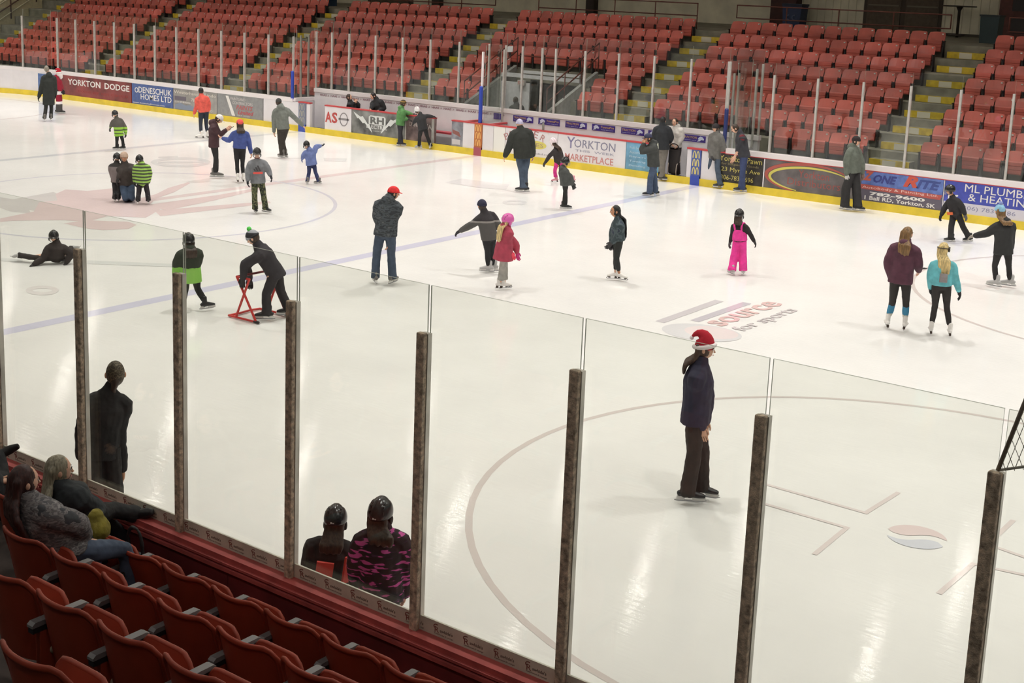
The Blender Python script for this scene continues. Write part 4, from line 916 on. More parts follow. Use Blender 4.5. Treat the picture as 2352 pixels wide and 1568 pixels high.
def hm_(k):
    if 'hair_'+k in MATS: return MATS['hair_'+k]
    c = HAIRS[k]; t = NT('hair_'+k); tc = t.n('ShaderNodeTexCoord'); mp = t.n('ShaderNodeMapping'); mp.inputs['Scale'].default_value = (1, 1, .12); t.l(tc.outputs['Object'], mp.inputs['Vector'])
    nz = t.n('ShaderNodeTexNoise', i_Scale=70., i_Detail=3.); t.l(mp.outputs[0], nz.inputs['Vector']); r = ramp(t, [(.3, tuple(v*.72 for v in c)), (.7, tuple(min(255, v*1.22) for v in c))]); t.l(nz.outputs['Fac'], r.inputs['Fac']); t.l(r.outputs['Color'], t.b.inputs['Base Color']); t.b.inputs['Roughness'].default_value = .5
    bp = t.n('ShaderNodeBump', i_Strength=.5, i_Distance=.006); t.l(nz.outputs['Fac'], bp.inputs['Height']); t.l(bp.outputs['Normal'], t.b.inputs['Normal']); MATS['hair_'+k] = t.m; return t.m
class Fig: pass
def person(label, crop, G, ph, Hc, N, P, R, L, kR, aR, kL, aL, H=1.72, top=(60, 60, 60), bot=(40, 40, 44), base=None, gd=None, build=1., hs=None, hph=None, hpi=0., hroll=0., hem=.10, puff=.03, flare=0., leg=1., hood=None, hair=None, hlen=0, hat=None, skate='black', foot=None, fpitch=(0, 0), glove=None, gloveL=None, skin='pale', vox=None, sleeve=1., collar=True, air=(0, 0), extras=None, cat='person', stand=True, bodyd=0., noskate=False, wr=.012):
    ox, oy, sc = CROPS[crop]; px = lambda p: (ox+p[0]/sc, oy+p[1]/sc)
    if base is not None: b = Vector(base)
    else: b = atZ(*px(G)); 
    A = Vector((b.x-CAM.x, b.y-CAM.y, 0)).normalized(); X = Vector((A.y, -A.x, 0)); Z = Vector((0, 0, 1))
    def pt(p, d0=0.):
        d = p[2] if len(p) > 2 else d0; r = ray(*px(p)); t = (b-CAM+A*d).dot(A)/r.dot(A); return CAM+r*t-b
    rad = math.radians; fdir = lambda a: X*math.sin(rad(a))-A*math.cos(rad(a))
    f = fdir(ph); r = -X*math.cos(rad(ph))-A*math.sin(rad(ph)); s = H/1.72; hh = (hs or (.232 if H > 1.5 else .232*(.55+.45*s)))
    N_, P_ = pt(N, bodyd), pt(P, bodyd); sp = (N_-P_); tl = sp.length; u = sp.normalized()
    rr = (r-u*r.dot(u)).normalized(); ff_ = u.cross(rr); ff_ = ff_ if ff_.dot(f) >= 0 or abs(ff_.dot(f)) < .05 else -ff_
    da = lambda v: v.dot(A)
    j = Fig(); j.b, j.A, j.X, j.f, j.r, j.u, j.rr, j.ff, j.s, j.H, j.pt, j.N, j.P, j.hh = b, A, X, f, r, u, rr, ff_, s, H, pt, N_, P_, hh
    S_ = {}; E_ = {}; W_ = {}; K_ = {}; AN = {}; HP = {}
    for sd, k, arm, kn, an in ((1, 'R', R, kR, aR), (-1, 'L', L, kL, aL)):
        S_[k] = N_-u*(.074*H)+rr*sd*.098*H*build; HP[k] = P_+u*.03*s+rr*sd*.052*H*build
        E_[k] = pt(arm[0], da(S_[k])+da(f)*.02); W_[k] = pt(arm[1], da(E_[k])+da(f)*.06)
        if E_[k].z < .05*s: E_[k].z = .05*s
        if W_[k].z < .05*s: W_[k].z = .05*s
    hA = .115*s+.03
    for k, an, ar in (('R', aR, air[0]), ('L', aL, air[1])):
        p0 = pt(an)
        if stand and not ar and len(an) < 3:
            ap = atZ(*px(an), b.z+hA)-b; d = max(-.2*s, min(.2*s, da(ap))); p0 = pt((an[0], an[1], d)); p0.z = hA
        AN[k] = p0
    for k, kn in (('R', kR), ('L', kL)): K_[k] = pt(kn, (da(HP[k])+da(AN[k]))/2+da(f)*.04)
    Hc_ = pt(Hc, da(N_)+da(f)*.03)
    root = thing('person', label, cat, b); vox = vox or (.015 if b.y > -7 else .009); wr = wr if b.y > -7 else max(wr, .020)
    # head matrix
    hf = fdir(ph if hph is None else hph); hp = rad(hpi); hy = -(hf*math.cos(hp)-Z*math.sin(hp)); hz = Z*math.cos(hp)+hf*math.sin(hp); hx = hy.cross(hz)
    HM = Matrix((hx, hy, hz)).transposed() @ Matrix.Rotation(rad(hroll), 3, 'Y'); j.HM, j.Hc = HM, Hc_; M4 = Matrix.Translation(Hc_) @ HM.to_4x4()
    sk = mat('skin_'+skin, SKINS[skin], .55, var=.04)
    # ---- body: one continuous surface from neck to ankles with the head and hands joined on
    m = MB(); w = build*s
    m.tube([P_+u*.17*s, P_+u*tl*.42, P_+u*tl*.7, P_+u*tl*.92, N_+u*.01], [(.13*w, .09*w), (.125*w, .085*w), (.145*w, .095*w), (.11*w, .065*w), (.058*w, .058*w)], 12, side=rr, sub=2)
    m.tube([N_-u*.03, N_*.5+Hc_*.5, Hc_-hz*hh*.12+hy*hh*.1], [.056*s**.5, .052*s**.5, .05*s**.5], 10)
    for k in 'RL':
        m.tube([S_[k]-(S_[k]-N_)*.35, S_[k], E_[k], W_[k]], [.05*w, .052*w, .038*s, .027*s], 8, sub=2)
        m.tube([HP[k]+u*.06, K_[k], AN[k]+(K_[k]-AN[k])*.05], [.08*w, .052*s, .036*s], 8)
    body = m.obj('body', [sk, EYEW, IRIS, LIP, BROW], root); remesh(body, .024*max(.8, s), 2); j.late = MB()
    j.late.merge(HEAD, M4 @ Matrix.Diagonal((hh, hh, hh, 1)))
    def handM(k, size):
        fd = (W_[k]-E_[k]).normalized(); zz = -fd; yy = -(f-fd*f.dot(fd)); yy = yy if yy.length > .1 else A-fd*A.dot(fd); yy.normalize(); xx = yy.cross(zz)
        M = Matrix((xx, yy, zz)).transposed().to_4x4(); 
        # palm faces the body: +X of the template for the right hand is towards the left side
        want = -r*(1 if k == 'R' else -1)
        M = Matrix.Translation(W_[k]+fd*.01) @ M @ Matrix.Diagonal((size*(1 if xx.dot(want) >= 0 else -1), size, size, 1)); return M
    for k in 'RL':
        g = glove if k == 'R' else (gloveL or glove)
        if g:
            gm = MB(); gm.merge(GLOVE, handM(k, .20*s**.8)); fd = (W_[k]-E_[k]).normalized(); gm.tube([W_[k]-fd*.05*s, W_[k]+fd*.03*s], [.046*s, .042*s], 8); gm.obj('glove', mat('glove_%d_%d_%d' % g, g, .7, bump=.3), root)
        else: j.late.merge(HAND, handM(k, .185*s))
    LATE.append((body, j.late))
    # ---- trousers
    m = MB(); lg = leg
    m.tube([P_+u*.15*s, P_+u*.07*s, P_+u*.02*s], [(.145*w, .105*w), (.158*w, .118*w), (.14*w, .108*w)], 12, side=rr)
    for k in 'RL':
        an = AN[k]; kn = K_[k]; sh = (kn-an).normalized(); cuff = an+sh*((.09 if skate in ('white', 'pink') else .02) if lg < 1.04 or skate in ('white', 'pink') else -.03)*s
        m.tube([HP[k]+u*.02, HP[k].lerp(kn, .45), kn, kn.lerp(cuff, .60), cuff], [.094*w*(.85+.15*lg), .085*w*(.7+.3*lg), .064*s*lg, .064*s*lg, (.048 if lg < 1.05 else .070)*s*lg], 10, sub=2, caps=0)
    tr = m.obj('trousers', bot if not isinstance(bot, tuple) else pm(bot), root); remesh(tr, vox, 3, wr, .09)
    # ---- jacket
    m = MB(); g = puff; hem -= .06; hb = P_-u*hem*.6-Z*hem*.4
    m.tube([hb, P_+u*.02, P_+u*tl*.38, P_+u*tl*.70, P_+u*tl*.90, N_+u*.0, N_+u*.035*s], [(.160*w+g+flare, .115*w+g+flare), (.155*w+g+flare*.6, .112*w+g+flare*.5), (.143*w+g, .105*w+g), (.165*w+g, .118*w+g), (.118*w+g*.7, .080*w+g*.7), (.070*w+g*.5, .068*w+g*.5), (.066*s+g*.4, .066*s+g*.4) if collar else (.05*s, .05*s)], 16, side=rr, sub=2, caps=-1)
    for k in 'RL':
        e, wv = E_[k], E_[k].lerp(W_[k], sleeve)
        m.tube([S_[k].lerp(N_-u*.06*s, .6), S_[k], S_[k].lerp(e, .5), e, e.lerp(wv, .5), wv], [.062*w+g*.7, .064*w+g*.8, .056*w+g*.8, .050*s+g*.75, .045*s+g*.7, .038*s+g*.5], 10, sub=2)
    if hood == 'down': m.ell(N_-ff_*.075*s+u*.0, (.12*s, .075*s, .085*s), Matrix((rr, ff_, u)).transposed())
    if hood == 'up': m.ell(Hc_+hy*hh*.10+hz*hh*.03, (hh*.46, hh*.50, hh*.58), HM)
    jk = m.obj('jacket', top if not isinstance(top, tuple) else pm(top), root); remesh(jk, vox, 3, wr, .10)
    # ---- skates
    if not noskate:
        fp = ph if foot is None else foot
        for q, k in enumerate('RL'):
            a = fp[q] if isinstance(fp, tuple) else fp; fd = fdir(a); pr = rad(fpitch[q]); yv = -(fd*math.cos(pr)+Z*math.sin(pr)); zv = Z*math.cos(pr)-fd*math.sin(pr); xv = yv.cross(zv)
            if air[q] == 2:
                zv = (K_[k]-AN[k]).normalized(); yv = -(fd-zv*fd.dot(zv)).normalized(); xv = yv.cross(zv)
            ss = .93*s**.85; M = Matrix((xv, yv, zv)).transposed().to_4x4()
            loc = AN[k]-zv*.115*ss
            if not air[q]: loc.z = max(loc.z, .004)
            meshes = skate_meshes(skate); o = bpy.data.objects.new('skate', meshes[0].data); link(o); o.parent = root; o.matrix_local = Matrix.Translation(loc) @ M @ Matrix.Diagonal((ss, ss, ss, 1)); SKUSE.append((o, skate))
            
            if skate != 'shoe': meshobj('skate_holder', meshes[1], o); meshobj('skate_blade', meshes[2], o)
            else: o.name = 'shoe'
    # ---- hair
    def hobj(nm, mb, mt, **k): o = mb.obj(nm, mt, root); return o
    if hair:
        m = MB(); m.ell(Hc_+hy*hh*.055+hz*hh*.045, (hh*.365, hh*.43, hh*.49), HM, 16, 12)
        if hlen > 0:
            hd = Hc_+hy*hh*.30; back = -ff_
            for q, off in enumerate((-.5, -.18, .18, .5)):
                o = HM @ Vector((1, 0, 0)); p0 = Hc_+hy*hh*.28+o*off*hh*.5+hz*hh*.1; p1 = p0+hy*hh*.08-Z*hh*.5; p2 = N_+back*(.10*s+puff)+o*off*.17*s+Z*(-.02); p3 = p2-u*hlen*(.9 if q in (0, 3) else 1)*1.+back*.01
                m.tube([p0, p1, p2, p3], [hh*.15, hh*.14, (.042*s, .030*s), (.022*s, .015*s)], 8, side=o, sub=2)
        remesh(hobj('hair', m, hm_(hair)), .010 if b.y < -7 else .014, 2, .008, .04)
    j.root, j.W, j.E, j.S, j.K, j.AN = root, W_, E_, S_, K_, AN
    # ---- headgear
    if hat: headgear(root, j, hat)
    if extras: extras(root, j)
    return j
LATE = []
def headgear(root, j, hat):
    kind = hat[0]; c = hat[1]; hh, HM, Hc = j.hh, j.HM, j.Hc; M4 = Matrix.Translation(Hc) @ HM.to_4x4() @ Matrix.Diagonal((hh, hh, hh, 1))
    def put(nm, m, mt, par=root): m.v = [tuple(M4 @ Vector(v)) for v in m.v]; return m.obj(nm, mt, par)
    cm = mat('hat_%d_%d_%d' % c, c, .8, var=.08, scale=20, bump=.3) if isinstance(c, tuple) else c
    if kind in ('beanie', 'pom'):
        m = MB(); m.ell((0, .03, .12), (.40, .48, .47), nu=18, nv=10, zmin=-.2); m.tube([(.0, .03, .06), (.0, .03, .17)], [(.415, .495), (.415, .49)], 20, side=(1, 0, 0), caps=False)
        hb = put('hat', m, cm)
        if kind == 'pom': m = MB(); m.ell((0, .08, .66), (.17, .17, .16), nu=12, nv=9, fn=lambda d, p: p*(1+.12*math.sin(d.x*17+d.z*13)*math.sin(d.y*19))); put('pompom', m, mat('pom_%d_%d_%d' % hat[2], hat[2], .9))
    elif kind == 'cap':
        m = MB(); m.ell((0, .02, .13), (.385, .47, .43), nu=18, nv=10, zmin=-.1); put('cap', m, cm)
        m = MB(); n = 10; up = []; 
        for q in range(n+1):
            a = math.pi*q/n; up.append((.30*math.cos(a), -.36-.33*math.sin(a), .10-.05*math.sin(a)))
        vs = up+[(x, y, z-.03) for x, y, z in up]; m.add(vs, [tuple(range(n+1)), tuple(range(2*n+1, n, -1))]+[(i, i+n+1, (i+1) % (n+1)+n+1, (i+1) % (n+1)) for i in range(n+1)]); put('cap_bill', m, cm)
        if len(hat) > 2: m = MB(); m.obox((.392, -.12, .14), (.006, 0, 0), (0, .13, .03), (0, 0, .045)); put('cap_badge', m, mat('badge_white', (226, 222, 218), .6))
    elif kind == 'helmet':
        hl = mat('helmet_%d_%d_%d' % c, c, .22, spec=.6); m = MB()
        def fn(d, p):
            q = p.copy()
            if abs(d.x) < .22 and d.z > .1: q *= 1.035
            if .40 < abs(d.x) < .62 and d.z > .2: q *= .965
            if d.y > .3 and d.z < .1: q *= 1.03
            return q
        m.ell((0, .03, .06), (.445, .55, .53), nu=24, nv=14, zmin=-.35, fn=fn); put('helmet_shell', m, hl)
        m = MB()
        for sx in (-1, 1): m.ell((sx*.40, .02, -.22), (.06, .16, .17), nu=8, nv=6)
        m.tube([(-.40, .0, -.3), (-.26, -.12, -.50), (0, -.22, -.56), (.26, -.12, -.50), (.40, 0, -.3)], .025, 6); put('helmet_strap', m, mat('helmet_strap', (28, 28, 28), .6) if sum(c) < 300 else hl)
        vm = mat('helmet_vent_dark' if sum(c) < 300 else 'helmet_vent_soft', (12, 12, 12) if sum(c) < 300 else (170, 80, 130) if c[1] < 150 else (150, 140, 140), .5); m = MB()
        for sx in (-1, 1):
            for q in range(3): a = math.radians(62-24*q); m.obox((sx*.25, .03+.54*math.cos(a)*.86, .06+.51*math.sin(a)*.9), (.016, 0, 0), (0, .05*math.sin(a), -.05*math.cos(a)), (0, .02*math.cos(a), .02*math.sin(a)))
            m.obox((sx*.37, .05, .30), (sx*.02, 0, -.02), (0, .09, 0), (.01, 0, .018))
        lb = MB(); lb.obox((.03, .575, -.02), (.07, 0, 0), (0, .012, 0), (0, 0, .03)); put('helmet_label', lb, mat('badge_white', (226, 222, 218), .6))
        put('helmet_vents', m, vm)
        if len(hat) > 2 and hat[2] == 'cage':
            m = MB()
            for x in (-.3, -.15, 0, .15, .3): m.tube([(x, -.46+.3*x*x, .12), (x*.98, -.58+.5*x*x, -.18), (x*.8, -.46+.4*x*x, -.52)], .010, 5)
            for z in (-.05, -.22, -.4): m.tube([(-.42, -.18, z), (-.25, -.47, z), (0, -.57+abs(z+.2)*.2, z), (.25, -.47, z), (.42, -.18, z)], .010, 5, sub=2)
            put('face_cage', m, mat('cage_wire', (176, 174, 170), .3, .7))
    elif kind == 'santa':
        red = mat('santa_red', (176, 28, 44), .9, bump=.4); wh = mat('santa_trim', (238, 230, 228), .95, bump=.6)
        m = MB(); m.tube([(0, .02, .20), (0, .05, .42), (.02, .14, .60), (.03, .40, .66), (.04, .60, .50)], [(.40, .46), (.34, .40), (.25, .28), (.14, .15), (.06, .06)], 14, side=(1, 0, 0), sub=2); put('hat', m, red)
        m = MB(); n = 20; ringp = [(.39*math.cos(2*math.pi*q/n), .03+.46*math.sin(2*math.pi*q/n), .14-.10*math.sin(2*math.pi*q/n)) for q in range(n)]; m.tube(ringp+ringp[:2], .10, 8); put('hat_trim', m, wh)
        m = MB(); m.ell((.05, .64, .42), (.10, .10, .10), nu=10, nv=8); put('pompom', m, wh)
    elif kind == 'band':
        m = MB(); n = 20; ringp = [(.38*math.cos(2*math.pi*q/n), .04+.45*math.sin(2*math.pi*q/n), .12) for q in range(n)]; m.tube(ringp+ringp[:2], [(.03, .10)]*(n+2), 6, side=(0, 0, 1)); put('headband', m, cm)
        m = MB()
        for sx in (-1, 1): m.ell((sx*.40, .03, -.04), (.07, .14, .15), nu=10, nv=7)
        put('ear_warmer', m, cm)
def patch(nm, root, j, at, w, h, mt, n, up=None, th=.006):
    """a small flat piece sewn on the cloth: at is a point, n its outward direction"""
    up = up or j.u; n = Vector(n).normalized(); x = up.cross(n).normalized(); z = n.cross(x); m = MB(); m.obox(Vector(at), x*w/2, n*th, z*h/2); return m.obj(nm, mt, root)
# ------------------------------------------------------------------ the skaters, one call each; numbers are joints read off the photograph and put back at their depth
BLK = (36, 36, 38); DEN = (66, 82, 104)
person('grey-haired person in a long black coat at the far left', 'a', (520, 1445), 187, (490, 195), (545, 330), (540, 860), ((690, 620), (700, 800)), ((370, 640), (310, 850)), (605, 1120), (597, 1350), (475, 1120), (440, 1360), H=1.66, top=(44, 47, 44), bot=(44, 44, 42), hem=.34, puff=.05, hood='down', hair='grey', glove=(48, 48, 44), skate='grey', leg=1.05)
def santa_x(root, j):
    wh = mat('santa_trim', (238, 230, 228), .95, bump=.6); m = MB(); hh = j.hh
    m.ell(j.Hc+j.f*hh*.32-Vector((0, 0, hh*.42)), (hh*.36, hh*.28, hh*.5), j.HM, 12, 9); m.ell(j.Hc+j.f*hh*.05-Vector((0, 0, hh*.1)), (hh*.42, hh*.42, hh*.42), j.HM, 12, 9); remesh(m.obj('beard', wh, root), .014, 2, .02, .05)
    m = MB(); c = j.P+j.u*.10; m.tube([c-j.u*.03, c+j.u*.03], [(.215, .175)]*2, 20, side=j.rr, caps=False); m.obj('belt', mat('belt_black', (30, 28, 28), .4), root)
santa_c = banded('santa_suit', [(0, (240, 232, 232)), (.70, (240, 232, 232)), (.83, (150, 24, 48))])
santa_l = banded('santa_legs', [(0, (74, 70, 68)), (.36, (240, 232, 232)), (.46, (150, 26, 50))])
person('person in a red suit with white trim and white beard', 'a', (800, 1265), 75, (785, 300), (730, 400), (775, 760), ((735, 580), (830, 700)), ((815, 560), (865, 690)), (775, 960), (768, 1190), (815, 970), (815, 1195), H=1.72, top=santa_c, bot=santa_l, hem=.12, puff=.06, hat=('santa', (176, 28, 44)), extras=santa_x, glove=(40, 38, 38), leg=1.35, foot=80, hpi=5)
person('child in a grey and lime striped jacket standing far left near the pale line', 'b', (350, 690), 205, (285, 140), (312, 205), (350, 450), ((440, 345), (448, 430)), ((240, 290), (222, 340, -.1)), (405, 550), (410, 630), (315, 555), (318, 635), H=1.15, top=banded('lime_lower', [(0, (150, 200, 70)), (.50, (70, 76, 66)), (.53, (158, 206, 76)), (.60, (74, 80, 66)), (.63, (158, 206, 76)), (.70, (92, 88, 82))]), bot=BLK, hat=('helmet', (38, 38, 40)), glove=(52, 52, 50), foot=250, puff=.04, leg=1.1)
person('dark-haired person in a coral jacket and navy jeans by the grey adverts', 'c', (315, 832), 187, (270, 125), (278, 190), (312, 440), ((390, 310), (395, 400, .1)), ((208, 335), (172, 455)), (350, 620), (372, 775), (268, 620), (272, 785), H=1.62, top=(226, 96, 84), bot=(46, 52, 64), hem=.06, puff=.03, hair='black', skate='white', foot=(190, 260), sleeve=1.0)
j = person('person in a maroon jacket and white cap looking down at a phone', 'c', (500, 1440), 82, (542, 545), (470, 600), (465, 930), ((545, 790, -.05), (640, 712, -.05)), ((560, 780, .12), (655, 705, .08)), (495, 1130), (478, 1350), (500, 1130), (505, 1350), H=1.72, top=(74, 50, 54), bot=(44, 42, 42), hem=.12, puff=.03, hpi=34, hair='dark', hat=('cap', (226, 222, 218)), skate='grey', foot=88, hood='down')
t = thing('phone', 'dark phone held up by the person in a maroon jacket and white cap', 'phone', j.b+(j.W['R']+j.W['L'])/2+j.f*.14+Vector((0, 0, .06))); m = MB(); m.obox((0, 0, 0), j.f*.062+Vector((0, 0, .045)), j.r*.036, Vector((0, 0, .005))-j.f*.004); m.obj('phone_body', mat('phone_dark', (48, 48, 52), .3), t)
person('girl in a blue jacket, black leggings and coral hat beside the phone user', 'c', (845, 1505), 187, (855, 620), (862, 705), (850, 985), ((985, 870), (1022, 1040)), ((690, 865), (605, 835)), (895, 1210), (905, 1420), (812, 1210), (822, 1425), H=1.58, top=(72, 88, 150), bot=(36, 35, 36), hem=.05, puff=.035, hair='dark', hlen=.06, hat=('beanie', (232, 92, 86)), skate='white', leg=.92)
person('man in a grey hoodie gliding away beside the padded blue line post', 'd', (625, 815), 172, (560, 85), (590, 140), (618, 425), ((755, 270), (865, 378)), ((500, 280), (500, 455)), (612, 590), (640, 715), (582, 580), (605, 745), H=1.75, top=(118, 122, 116), bot=(58, 52, 46), hem=.06, puff=.035, hood='down', hair='dark', hat=('cap', (60, 60, 58)), skate='grey', foot=(225, 220), leg=1.15)
def boy_x(root, j):
    c = j.P.lerp(j.N, .60)+j.ff*.18; dk = mat('print_dark', (70, 68, 70), .8); cor = mat('print_coral', (226, 92, 84), .8); x = -j.rr; u = j.u; m = MB()
    for q, (o, h) in enumerate(((-.055, .045), (-.01, .085), (.04, .125))):
        b0 = c+x*(o-.015)-u*.02; m.obox(b0+u*h*.45+x*h*.0, x*.017, j.ff*.004, u*h*.5-x*h*.22)
    m.obj('chest_print', dk, root); m = MB(); m.obox(c-u*.07, x*.105, j.ff*.006, u*.022); m.obj('chest_bar', cor, root)
    m = MB(); m.tube([j.N-j.u*.02, j.N+j.u*.05], [.062, .055], 10, caps=False); m.obj('collar', cor, root)
camo = blotch('camo', [(.0, (48, 50, 40)), (.42, (82, 88, 60)), (.52, (120, 118, 84)), (.60, (56, 58, 44))], 16)
person('boy facing the camera in a grey sweater and camouflage trousers', 'd', (335, 1515), 2, (282, 735), (285, 815), (295, 1120), ((170, 950), (163, 1080)), ((415, 925), (452, 1015)), (250, 1270), (257, 1445), (365, 1270), (392, 1440), H=1.42, top=(124, 126, 130), bot=camo, hem=.06, puff=.045, hat=('helmet', (40, 40, 42), 'cage'), glove=(40, 40, 44), extras=boy_x, foot=(15, 50), leg=1.25, collar=False)
person('small child in a pale blue snowsuit with one arm flung out', 'd', (1000, 1135), 188, (918, 632), (955, 690), (985, 890), ((1045, 655), (1095, 645)), ((885, 760), (868, 800)), (1035, 985), (1075, 1095), (950, 985), (930, 1090), H=1.12, top=(108, 122, 172), bot=(48, 54, 92), hem=.06, puff=.05, hood='down', hat=('helmet', (36, 36, 38)), glove=(38, 40, 40), gloveL=(96, 110, 160), foot=(250, 200), leg=1.2, skate='grey')
person('child with a black helmet and grey-panelled jacket hugging the kneeling adult', 'b', (320, 1450), 168, (318, 795), (315, 880), (325, 1170), ((375, 980, .12), (430, 1070, .2)), ((228, 970), (255, 1100)), (345, 1310), (340, 1420), (290, 1310), (285, 1405), H=1.22, top=banded('grey_panel', [(0, (52, 50, 48)), (.45, (124, 116, 114)), (.82, (52, 50, 48))]), bot=BLK, hem=.05, puff=.045, hat=('helmet', (36, 36, 38)), glove=(40, 40, 40), leg=1.25, foot=(170, 170))
person('kneeling adult in a dark jacket and blue jeans between two helmeted children', 'b', (490, 1450), 8, (425, 790), (430, 880), (470, 1220), ((390, 1000, -.1), (345, 1090, -.12)), ((525, 985, -.1), (565, 1020, -.15)), (440, 1400, -.28), (460, 1410, .2), (540, 1390, -.28), (545, 1400, .2), H=1.70, top=(66, 60, 56), bot=DEN, hem=.03, puff=.04, hair='grey', hat=('beanie', (196, 170, 150)), stand=False, noskate=True, leg=1.15, skin='tan', glove=(40, 40, 40))
person('child in a lime and grey striped puffer jacket beside the kneeling adult', 'b', (715, 1485), 175, (655, 825), (690, 890), (700, 1190), ((800, 1030), (785, 1160)), ((592, 1035), (588, 1150)), (775, 1320), (790, 1445), (645, 1320), (632, 1445), H=1.22, top=striped('lime_stripes', (160, 204, 96), (74, 84, 66), .075), bot=(46, 42, 46), hem=.04, puff=.055, hood='down', hat=('helmet', (38, 38, 40)), glove=(40, 40, 42), leg=1.3)
person('child in a dark suit sprawled on the ice at the left edge', 'e', (1500, 1130), 182, (1450, 385), (1530, 570), (1510, 1010), ((1930, 860, -.05), (1800, 1080, -.1)), ((1150, 1000, -.05), (930, 1150, -.12)), (1790, 930, .34), (1925, 700, .62), (860, 950, .15), (520, 890, .30), H=1.30, top=(54, 46, 44), bot=(54, 48, 46), hem=.0, puff=.04, hat=('helmet', (44, 42, 42), 'cage'), glove=(48, 44, 42), stand=False, air=(2, 2), foot=(60, 300), skate='silver', leg=1.1, wr=.02)
lime_j = banded('black_over_lime', [(0, (146, 206, 92)), (.76, (54, 60, 48))], noise=.05)
person('girl in a black and lime jacket gliding away on one skate', 'f', (400, 1300), 192, (320, 310), (330, 420), (350, 800), ((448, 600), (430, 700, .18)), ((160, 620), (140, 790)), (445, 980), (560, 1180), (270, 1030), (225, 1240), H=1.45, top=lime_j, bot=(40, 40, 38), hem=.17, puff=.045, hat=('helmet', (40, 40, 40)), hair='dark', hlen=.12, glove=(40, 40, 40), foot=(120, 180), skate='black', air=(1, 0), leg=1.0, hood='down')
person('person in a dark suit and bobble hat bent over a red skating aid', 'f', (1450, 1400), 255, (1210, 280), (1285, 385), (1540, 790), ((1130, 660, .25), (1165, 840, .38)), ((1100, 640), (1075, 830)), (1600, 1020), (1705, 1260), (1400, 1050), (1400, 1310), H=1.70, top=(52, 48, 52), bot=(50, 46, 48), hem=.10, puff=.035, hpi=30, hair='dark', hat=('pom', striped('bobble_hat', (160, 162, 166), (48, 48, 50), .16, wob=0), (96, 210, 90)), glove=(46, 42, 44), foot=265, leg=1.2, fpitch=(0, 0), air=(0, 0))
plaid = blotch('plaid_charcoal', [(.0, (50, 54, 58)), (.44, (74, 80, 84)), (.56, (56, 60, 62)), (.64, (88, 92, 94))], 9, (1, 1, 2.4))
person('man in a charcoal plaid jacket, jeans and bright red cap', 'g', (340, 1395), 160, (470, 190), (415, 270), (365, 720), ((440, 560), (415, 800)), ((262, 490, .05), (320, 650, .2)), (440, 960), (455, 1260), (255, 960), (235, 1250), H=1.78, top=plaid, bot=(64, 76, 92), hem=.08, puff=.055, hph=105, hpi=4, hair='black', hat=('cap', (222, 46, 48), 1), hood='down', skate='grey', foot=(150, 195), leg=1.15, skin='tan', collar=True)
two_tone = banded('charcoal_over_grey', [(0, (88, 86, 84)), (.98, (150, 146, 142)), (1.02, (56, 52, 54))])
person('boy in a navy knit hat and two-tone grey jacket with an arm stretched left', 'g', (1670, 1225), 212, (1605, 350), (1635, 430), (1705, 770), ((1815, 590), (1840, 650, .1)), ((1480, 590), (1340, 665)), (1735, 930), (1755, 1090), (1675, 930), (1690, 1130), H=1.45, top=two_tone, bot=(38, 38, 40), hem=.08, puff=.04, hair='dark', hat=('beanie', (44, 44, 66)), glove=(46, 42, 48), skate='silver', foot=(262, 262))
coat = (168, 66, 84)
person('girl in a rose red coat and pink helmet with long fair hair', 'g', (1855, 1455), 118, (1945, 535), (1925, 615), (1890, 900), ((1900, 850, -.08), (1972, 945, -.1)), ((2040, 840, .1), (2055, 940, .1)), (1868, 1150), (1845, 1345), (1900, 1150), (1895, 1335), H=1.35, top=coat, bot=(164, 162, 154), hem=.26, puff=.04, flare=.05, hair='blond', hlen=.26, hat=('helmet', (222, 104, 176)), glove=(238, 76, 96), gloveL=(206, 60, 130), skate='white', foot=(105, 120), leg=1.2, hood='down')
teal_d = banded('dark_teal', [(0, (66, 78, 82))])
person('girl with long black hair in a dark teal jacket and black leggings', 'i', (235, 1225), 287, (205, 215), (245, 320), (250, 620), ((160, 520, .12), (150, 640, .12)), ((285, 540, -.05), (165, 660, -.1)), (215, 870), (215, 1070), (225, 880), (262, 1110), H=1.48, top=blotch('teal_print', [(0, (58, 70, 74)), (.5, (80, 92, 96)), (.62, (52, 60, 74))], 10), bot=(42, 44, 42), hem=.07, puff=.03, hair='black', hlen=.36, skin='brown', glove=(60, 58, 60), skate='white', foot=(285, 70), hpi=-2, leg=.95)
hot = (240, 62, 154)
def pink_x(root, j):
    pk = pm(hot); m = MB(); c = j.P; u = j.u
    m.tube([c+u*.04, c+u*.16, c+u*.26], [(.160*j.s+.035, .12*j.s+.04), (.15*j.s+.035, .11*j.s+.042), (.12*j.s+.02, .10*j.s+.042)], 16, side=j.rr, caps=False); remesh(m.obj('overall_bib', pk, root), .014, 2)
    m = MB(); N = j.N; 
    for sd in (-1, 1): m.tube([c+u*.25+j.rr*sd*.06-j.ff*.125*j.s, N-u*.03+j.rr*sd*.075-j.ff*.10, N+j.rr*sd*.08, N-u*.06+j.rr*sd*.07+j.ff*.11, c+u*.25+j.rr*sd*.05+j.ff*.12], [(.020, .008)]*5, 6, side=j.rr, sub=3)
    m.obj('overall_strap', pk, root)
person('child in bright pink overalls over a black top with a black helmet', 'i', (1930, 1115), 163, (1970, 265), (1975, 375), (1975, 660), ((2110, 520), (2175, 635)), ((1875, 530), (1840, 645)), (2020, 880), (2025, 1050), (1895, 880), (1865, 1045), H=1.22, top=(42, 38, 38), bot=hot, hem=.0, puff=.02, hat=('helmet', (44, 42, 42)), hair='dark', hlen=.02, glove=(54, 50, 50), gloveL=(90, 88, 90), leg=1.75, skate='silver', foot=(165, 215), extras=pink_x)
